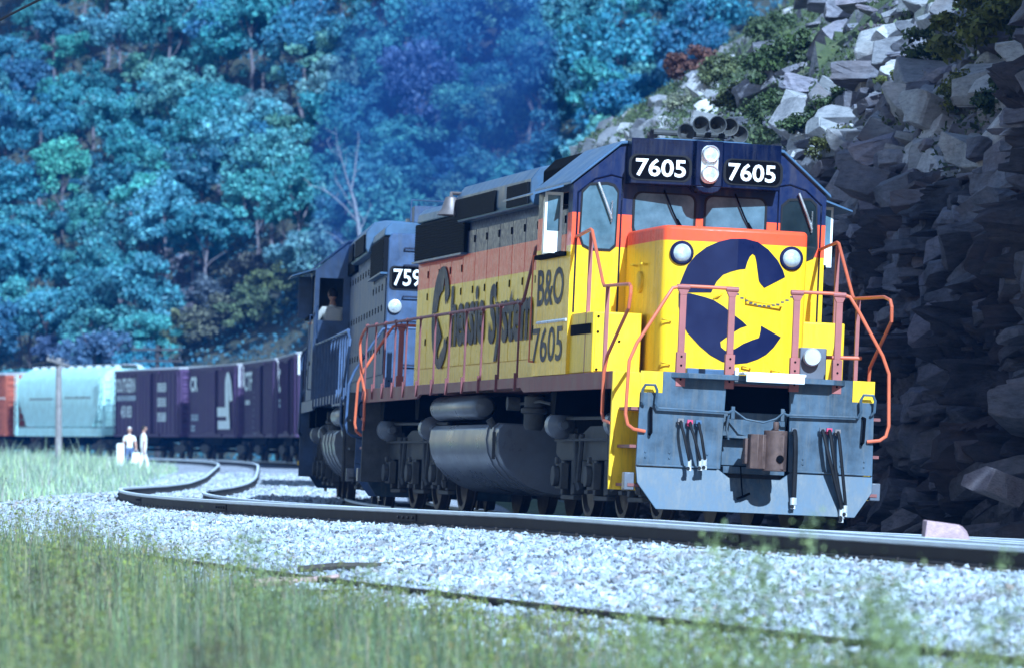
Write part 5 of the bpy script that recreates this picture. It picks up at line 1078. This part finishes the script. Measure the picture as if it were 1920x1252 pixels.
# ------------------------------------------------------------------ poles and wires
m_pole = mat("grey weathered pole wood", (.24, .22, .22), .9, var=.3, scale=5, bmp=.3)
def pole(root, H, r, arms, m=m_pole, arm_len=1.8, yaw=0., slant=0.):
    mb = MB(); mb.tube([(0, 0, -.6), (0, 0, H * .5), (0, 0, H)], [r, r * .9, r * .75], 10); mb.build("shaft", m, root)
    for z in arms:
        d = Vector((math.cos(yaw), math.sin(yaw), slant)) * arm_len / 2; p = Vector((0, -r - .05, z)); a = MB()
        n = d.normalized(); w = n.cross(Vector((0, 0, 1))) * .05
        vs = [p + d * e + w * f + Vector((0, 0, .06 * g)) for e in (-1, 1) for f in (-1, 1) for g in (-1, 1)]
        a.add(vs, [(0, 1, 3, 2), (4, 6, 7, 5), (0, 4, 5, 1), (2, 3, 7, 6), (0, 2, 6, 4), (1, 5, 7, 3)])
        a.tube([p + d * .6, Vector((0, -r, z - .5))], .02, 5); ar = a.build("crossarm", m, root)
        for f in (-.9, -.5, .5, .9):
            q = MB(); c = p + d * f; q.lathe([(0, .02), (.06, .02), (.07, .045), (.13, .04), (.16, .01)], c + Vector((0, 0, .06)), (0, 0, 1), 8); q.build("insulator", M['tank'], ar)
D = 225.; x = (110 - 960) / 10667 * D; zb = CAMZ - (848 - 851) / 10667 * D
s, Y = xy_sY(x, D); zb = float(ground_z(s, Y))
p1 = empty("telegraph_pole", "weathered telegraph pole with one slanting crossarm in front of the pale hopper", "pole"); p1.location = (x, D, zb); pole(p1, CAMZ + 181 / 10667 * D - zb, .15, [CAMZ + 172 / 10667 * D - zb], m_pole, 2.0, R(70), -.12)
p1h = CAMZ + 176 / 10667 * D
x, D2 = (295 - 960) / 10667 * 303, 303.; s, Y = xy_sY(x, D2); zb = float(ground_z(s, Y)); H = CAMZ + 205 / 10667 * D2 - zb
m_dpole = mat("dark tarred pole wood", (.05, .045, .05), .9, var=.3)
p2 = empty("telegraph_pole", "dark telegraph pole with two crossarms rising behind the last boxcar before the hopper", "pole"); p2.location = (x, D2, zb); pole(p2, H, .15, [H - .25, H - .85], m_dpole, 2.7, R(8))
mb = MB(); A = Vector((-18.0, 225, p1h)); B = Vector((-38, 250, p1h + .6))
for k in (-.5, 0.4):
    pts = []
    for i in range(13): f = i / 12; q = A.lerp(B, f); q.z -= .9 * 4 * f * (1 - f); pts.append(q + Vector((0, k, 0)))
    mb.tube(pts, .012, 4)
tag(mb.build("telegraph_wire", M['truck']), "thin sagging wires running left from the weathered telegraph pole", "wire")
mb = MB(); D = 70.; pa = Vector(((-60 - 960) / 10667 * D, D, CAMZ + (851 - 66) / 10667 * D)); pb = Vector(((160 - 960) / 10667 * D, D, CAMZ + (851 + 46) / 10667 * D)); dv = pb - pa
mb.tube([pa - dv * 6, pa, pb, pb + dv * 6], .017, 6); tag(mb.build("overhead_cable", M['rubber']), "black overhead cable crossing the top left corner", "cable")

# ------------------------------------------------------------------ things lying by the track
def boulder(name, p, scl, rot, m, lab, cat, vi):
    V, F = ROCKS[vi]; o = link(name, np_mesh(name, V, F, m)); o.matrix_world = Matrix.Translation(p) @ rot.to_matrix().to_4x4() @ Matrix.Diagonal((*scl, 1)); return tag(o, lab, cat)
from mathutils import Euler
m_prock = rock_mat("pink sandstone", [(.3, (.42, .27, .30)), (.7, (.60, .42, .44))], [(0, (1, 1, 1)), (1, (1, 1, 1))], .3)
m_lrock = rock_mat("pale lilac sandstone", [(.3, (.24, .22, .27)), (.7, (.42, .38, .44))], [(0, (1, 1, 1)), (1, (1, 1, 1))], .4)
def at_px(u, v, D): return Vector(((u - 960) / 10667 * D, D, CAMZ - (v - 851) / 10667 * D))
boulder("rock", at_px(1775, 1001, 49.), (.21, .16, .12), Euler((.05, .12, .1)), m_prock, "flat pink rock lying between the rails right of the locomotive", "rock", 3)
boulder("boulder", at_px(1868, 908, 69.), (.34, .36, .30), Euler((.2, .3, .5)), m_lrock, "pale angular boulder at the foot of the dark rock wall, right edge", "boulder", 7)
m_wood = mat("dark wet wood", (.06, .05, .045), .85, var=.4, scale=6, bmp=.3); m_pw = mat("pinkish splintered wood", (.5, .32, .30), .8, var=.25, scale=6)
for (u, v, D, L, r, an, m_, lab) in ((585, 1025, 46, .55, .022, .15, m_wood, "dark stick lying on the pale ballast left of the middle"), (665, 998, 50, .5, .03, .05, m_wood, "dark stick lying near the rail, right of the longer stick"), (540, 1003, 48, .55, .035, .7, m_pw, "pinkish splintered board tilted on the ballast"), (85, 968, 52, .35, .03, .5, m_wood, "dark stick at the ballast edge on the far left"), (200, 975, 52, .5, .02, .4, m_wood, "thin dark stick on the ballast beside the left verge"), (1720, 1213, 27, .28, .06, .05, m_wood, "short dark log end in the ballast at lower right"), (1310, 1165, 30, .2, .03, -.5, m_wood, "curved dark stick at the ballast edge below the pilot")):
    mb = MB(); p = at_px(u, v, D); s, Y = xy_sY(p.x, p.y); p.z = float(ground_z(s, Y)) + r + .01; d = Vector((math.cos(an), math.sin(an) * .8, .04)) * L
    mb.tube([p - d, p - d * .3 + Vector((0, 0, r * .5)), p + d * .4, p + d + Vector((0, 0, r * .6))], [r, r * 1.1, r, r * .6], 7); tag(mb.build("stick" if r < .05 else "log", m_), lab, "wood")
# disused rail at the foot of the ballast
ss = np.arange(-52, 60, .75); V = []; k = len(PR)
for u_, w_ in PR:
    x, y = plan(ss, 8.3 + u_); V.append(np.stack([x, y, ground_z(ss, 8.3) + .07 + w_ * .8], -1))
V = np.stack(V, 1).reshape(-1, 3); I = np.arange(len(V)).reshape(-1, k); J = np.roll(I, -1, 1); F = np.stack([I[:-1], I[1:], J[1:], J[:-1]], -1).reshape(-1, 4)
tag(link("rail", np_mesh("rail", V, F, [mat("rusted dark rail", (.05, .035, .03), .85, var=.4)])), "rusted disused rail half hidden in grass at the foot of the ballast", "rail")

# ------------------------------------------------------------------ people
SKIN = mat("skin", (.50, .27, .20), .6, var=.08); HAIR = mat("dark hair", (.025, .018, .015), .7, var=.2)
WSH = mat("white shirt cloth", (.82, .82, .80), .8, var=.05); WTR = mat("white trouser cloth", (.80, .79, .76), .8, var=.05); JEANS = mat("blue jeans cloth", (.09, .14, .26), .8, var=.2); SHOE = mat("dark shoe leather", (.03, .025, .02), .5)
def figure(name, joints, edges, rads, head, zones, hair, cap=None):
    """one skinned body; zones: function(co) -> material slot (0 skin, 1 shirt, 2 trousers, 3 shoes)"""
    me = bpy.data.meshes.new(name); keys = list(joints); me.from_pydata([joints[k] for k in keys], [(keys.index(a), keys.index(b_)) for a, b_ in edges], [])
    o = link(name, me); sk = o.modifiers.new("skin", 'SKIN'); sk.use_smooth_shade = True
    for i, k in enumerate(keys):
        r = rads[k]; me.skin_vertices[0].data[i].radius = r if isinstance(r, tuple) else (r, r)
        me.skin_vertices[0].data[i].use_root = (i == 0)
    sb = o.modifiers.new("subsurf", 'SUBSURF'); sb.levels = 2; sb.render_levels = 2
    dg = bpy.context.evaluated_depsgraph_get(); nm = bpy.data.meshes.new_from_object(o.evaluated_get(dg)); o.modifiers.clear(); old = o.data; o.data = nm; bpy.data.meshes.remove(old)
    nm.materials.clear()
    for m_ in zones[1]: nm.materials.append(m_)
    for p in nm.polygons: p.material_index = zones[0](p.center); p.use_smooth = True
    # head joined to the same mesh, with face
    bm = bmesh.new(); bm.from_mesh(nm); H = Vector(head[0]); f = Vector(head[1]).normalized(); l = Vector((0, 0, 1)).cross(f); base = len(bm.verts)
    r = bmesh.ops.create_icosphere(bm, subdivisions=3, radius=1.0)["verts"]
    for v in r:
        x, y, z = v.co; jaw = 1 - .28 * max(0, -z) ; nose = .022 * math.exp(-((y / .22) ** 2 + ((z + .12) / .28) ** 2)) if x > .5 else 0
        brow = .006 * math.exp(-((z - .22) / .12) ** 2) if x > .4 else 0; eye = -.010 * (math.exp(-(((y - .38) / .16) ** 2 + ((z - .06) / .13) ** 2)) + math.exp(-(((y + .38) / .16) ** 2 + ((z - .06) / .13) ** 2))) if x > .4 else 0
        ear = .02 * math.exp(-((x / .2) ** 2 + (z / .25) ** 2)) * (1 if y > 0 else -1) if abs(y) > .8 else 0
        v.co = H + f * (x * .098 * jaw + nose + brow + eye) + l * (y * .076 * jaw + ear) + Vector((0, 0, z * .118))
    bm.to_mesh(nm); bm.free()
    hm = MB(); n = 14; vs = []
    bm = bmesh.new(); rr = bmesh.ops.create_icosphere(bm, subdivisions=3, radius=1.0)["verts"]; 
    kill = [v for v in rr if v.co.z < -.35 or (v.co.x > .35 and v.co.z < .45)]
    for v in rr: v.co = H + f * (v.co.x * .106 - .006) + l * v.co.y * .084 + Vector((0, 0, v.co.z * .125 + .006))
    bmesh.ops.delete(bm, geom=kill, context='VERTS'); hme = bpy.data.meshes.new("hair"); bm.to_mesh(hme); bm.free(); hme.materials.append(hair); link("hair" if cap is None else "cap", hme, o)
    return o
def standing(stride, arm, bag=False):
    J = {'pelvis': (0, 0, .93), 'waist': (.0, 0, 1.08), 'chest': (.01, 0, 1.30), 'neck0': (0, 0, 1.44), 'neck': (.01, 0, 1.53), 'headb': (.02, 0, 1.60)}
    E_ = [('pelvis', 'waist'), ('waist', 'chest'), ('chest', 'neck0'), ('neck0', 'neck'), ('neck', 'headb')]; Rr = {'pelvis': (.15, .11), 'waist': (.14, .10), 'chest': (.165, .115), 'neck0': (.09, .08), 'neck': .055, 'headb': .05}
    for s_, nm in ((1, 'l'), (-1, 'r')):
        st = stride * s_
        J.update({nm + 'hip': (0, .09 * s_, .88), nm + 'knee': (st * .45 + .03, .11 * s_, .49), nm + 'ank': (st * .8, .12 * s_, .09), nm + 'toe': (st * .8 + .16, .13 * s_, .04)})
        E_ += [('pelvis', nm + 'hip'), (nm + 'hip', nm + 'knee'), (nm + 'knee', nm + 'ank'), (nm + 'ank', nm + 'toe')]; Rr.update({nm + 'hip': .10, nm + 'knee': .065, nm + 'ank': .048, nm + 'toe': .035})
        ax, az = arm[0 if s_ > 0 else 1]
        J.update({nm + 'sh': (0, .185 * s_, 1.40), nm + 'el': (-.02 + ax * .3, .235 * s_, 1.12), nm + 'wr': (ax, .235 * s_, az), nm + 'palm': (ax + .02, .235 * s_, az - .08)})
        E_ += [('chest', nm + 'sh'), (nm + 'sh', nm + 'el'), (nm + 'el', nm + 'wr'), (nm + 'wr', nm + 'palm')]; Rr.update({nm + 'sh': .068, nm + 'el': .047, nm + 'wr': .032, nm + 'palm': (.036, .022)})
        for q, (dy, ln) in enumerate(((-.03, .07), (-.01, .08), (.012, .077), (.032, .062))):
            J[f'{nm}f{q}'] = (ax + .03 + dy, (.235 - .004 * q) * s_, az - .08 - ln * .55); J[f'{nm}g{q}'] = (ax + .035 + dy, (.225 - .004 * q) * s_, az - .08 - ln); E_ += [(nm + 'palm', f'{nm}f{q}'), (f'{nm}f{q}', f'{nm}g{q}')]; Rr[f'{nm}f{q}'] = .0095; Rr[f'{nm}g{q}'] = .008
        J[nm + 'th'] = (ax + .065, .215 * s_, az - .09); E_.append((nm + 'wr', nm + 'th')); Rr[nm + 'th'] = .011
    return J, E_, Rr
def place(o, x, y, yaw): s, Y = xy_sY(x, y); o.matrix_world = Matrix.Translation((x, y, float(ground_z(s, Y)) )) @ Matrix.Rotation(yaw, 4, 'Z')
def zone_stand(c):
    if c.z < .075: return 3
    if abs(c.y) > .17 and c.z < 1.24 and c.z > .5: return 0
    if c.z < .98: return 2
    return 0 if c.z > 1.475 else 1
J, E_, Rr = standing(.30, ((.10, .86), (-.06, .85)))
P1 = figure("person", J, E_, Rr, ((.03, 0, 1.66), (1, 0, 0)), (zone_stand, [SKIN, WSH, WTR, SHOE]), HAIR); place(P1, (269 - 960) / 10667 * 208, 208, R(20)); tag(P1, "dark haired person in white shirt and trousers striding beside the track bend", "person")
J, E_, Rr = standing(.06, ((.22, .96), (.05, .85)))
P2 = figure("person", J, E_, Rr, ((.03, 0, 1.66), (1, 0, 0)), (zone_stand, [SKIN, WSH, JEANS, SHOE]), WSH, "cap"); x2 = (243 - 960) / 10667 * 222; place(P2, x2, 222, R(-80)); tag(P2, "person in a pale cap, white shirt and blue jeans holding a white bag", "person")
mb = MB(); mb.add([(-.20, -.08, 0), (.20, -.08, 0), (.20, .08, 0), (-.20, .08, 0), (-.14, -.05, .42), (.14, -.05, .42), (.14, .05, .42), (-.14, .05, .42)], [(0, 1, 2, 3), (4, 5, 6, 7), (0, 1, 5, 4), (1, 2, 6, 5), (2, 3, 7, 6), (3, 0, 4, 7)]); mb.tube([(-.06, 0, .42), (-.05, 0, .54), (.05, 0, .54), (.06, 0, .42)], .012, 5)
o = mb.build("carrier_bag", M['white'], bevel=.03); pw = P2.matrix_world @ Vector((.26, .235, .36)); o.location = pw; tag(o, "bulging white bag held by the person in the pale cap", "bag")
s, Y = xy_sY((226 - 960) / 10667 * 216, 216); mb = MB(); mb.prism(rounded(-.14, .14, -.3, 1.15, .06), 'y', -.06, .06); mb.box(-.11, .11, -.065, -.061, .55, 1.0)
o = mb.build("marker_post", M['white'], bevel=.012); o.location = ((226 - 960) / 10667 * 216, 216, float(ground_z(s, Y))); tag(o, "white lineside marker post left of the two people", "post")
# the engineman at the cab window of the dark engine
J = {'pelvis': (0, 0, 0), 'waist': (.02, 0, .16), 'chest': (.03, 0, .40), 'neck0': (.03, 0, .54), 'neck': (.04, 0, .62), 'headb': (.05, 0, .68)}
E_ = [('pelvis', 'waist'), ('waist', 'chest'), ('chest', 'neck0'), ('neck0', 'neck'), ('neck', 'headb')]; Rr = {'pelvis': (.15, .13), 'waist': (.15, .11), 'chest': (.175, .12), 'neck0': (.09, .08), 'neck': .055, 'headb': .05}
for s_, nm in ((1, 'l'), (-1, 'r')):
    J.update({nm + 'hip': (.08, .1 * s_, -.02), nm + 'knee': (.46, .13 * s_, -.02), nm + 'ank': (.48, .13 * s_, -.42), nm + 'toe': (.62, .13 * s_, -.46), nm + 'sh': (.03, .19 * s_, .50), nm + 'el': (.10, .30 * s_, .27), nm + 'wr': (.32, .24 * s_, .26), nm + 'palm': (.40, .23 * s_, .26)})
    E_ += [('pelvis', nm + 'hip'), (nm + 'hip', nm + 'knee'), (nm + 'knee', nm + 'ank'), (nm + 'ank', nm + 'toe'), ('chest', nm + 'sh'), (nm + 'sh', nm + 'el'), (nm + 'el', nm + 'wr'), (nm + 'wr', nm + 'palm')]
    Rr.update({nm + 'hip': .10, nm + 'knee': .07, nm + 'ank': .05, nm + 'toe': .036, nm + 'sh': .068, nm + 'el': .048, nm + 'wr': .032, nm + 'palm': (.036, .022)})
    for q, (dy, ln) in enumerate(((-.03, .07), (-.01, .08), (.012, .077), (.032, .062))):
        J[f'{nm}f{q}'] = (.40 + ln * .6, .23 * s_ + dy, .255); J[f'{nm}g{q}'] = (.40 + ln, .23 * s_ + dy, .235); E_ += [(nm + 'palm', f'{nm}f{q}'), (f'{nm}f{q}', f'{nm}g{q}')]; Rr[f'{nm}f{q}'] = .0095; Rr[f'{nm}g{q}'] = .008
    J[nm + 'th'] = (.41, .23 * s_ - .055 * s_, .25); E_.append((nm + 'wr', nm + 'th')); Rr[nm + 'th'] = .011
P3 = figure("person", J, E_, Rr, ((.06, 0, .76), (1, .1, 0)), (lambda c: 3 if c.z < -.40 else (0 if (c.z > .58 or (c.x > .2 and c.z > .15)) else (2 if c.z < .07 else 1)), [SKIN, WSH, JEANS, SHOE]), HAIR)
P3.matrix_world = L2.matrix_world @ Matrix.Translation((-5.30, 1.20, 2.82)) @ Matrix.Rotation(R(25), 4, 'Z'); tag(P3, "dark haired engineman in a white shirt at the dark engine's cab window", "person")
sb_ = MB(); sb_.box(-.22, .22, -.22, .22, -.06, .0); sb_.cyl((0, 0, -.5), (0, 0, -.06), .05, 10); o = sb_.build("cab_seat", M['black'], L2, bevel=.02); o.location = (-5.30, 1.20, 2.70)

# ------------------------------------------------------------------ haze
def haze_box():
    m = bpy.data.materials.new("haze"); m.use_nodes = True; N = m.node_tree.nodes; N.remove(N["Principled BSDF"]); v = N.new("ShaderNodeVolumePrincipled")
    v.inputs["Color"].default_value = (.02, .30, 1.0, 1); v.inputs["Density"].default_value = HAZE; v.inputs["Anisotropy"].default_value = 0.
    m.node_tree.links.new(v.outputs[0], N["Material Output"].inputs["Volume"])
    mb = MB(); mb.box(-420, 330, -80, 620, -6, 95); o = mb.build("haze", m, smooth=0); tag(o, "blue haze filling the valley air", "haze", kind='stuff')
bm = bmesh.new(); bmesh.ops.create_icosphere(bm, subdivisions=4, radius=1.0); sr = random.Random(2)
for v in bm.verts: c = v.co.copy(); v.co = c * (1 + .10 * math.sin(4 * c.x + 2 * c.z) + .08 * math.sin(5 * c.z + 3 * c.y + 1) + .05 * math.sin(9 * c.x - 7 * c.z))
me = bpy.data.meshes.new("exhaust_smoke"); bm.to_mesh(me); bm.free(); sm_ = bpy.data.materials.new("exhaust smoke"); sm_.use_nodes = True; N = sm_.node_tree.nodes; N.remove(N["Principled BSDF"]); v = N.new("ShaderNodeVolumePrincipled")
v.inputs["Color"].default_value = (.03, .12, .42, 1); v.inputs["Density"].default_value = .17; sm_.node_tree.links.new(v.outputs[0], N["Material Output"].inputs["Volume"]); me.materials.append(sm_)
o = link("exhaust_smoke", me); o.matrix_world = Matrix.Translation(at_px(830, 215, 96)) @ Matrix.Rotation(R(25), 4, 'Y') @ Matrix.Diagonal((1.9, 3.0, 3.1, 1)); tag(o, "thin blue exhaust smoke drifting above the engines", "smoke", kind='stuff')
HAZE = 0.0002
haze_box()
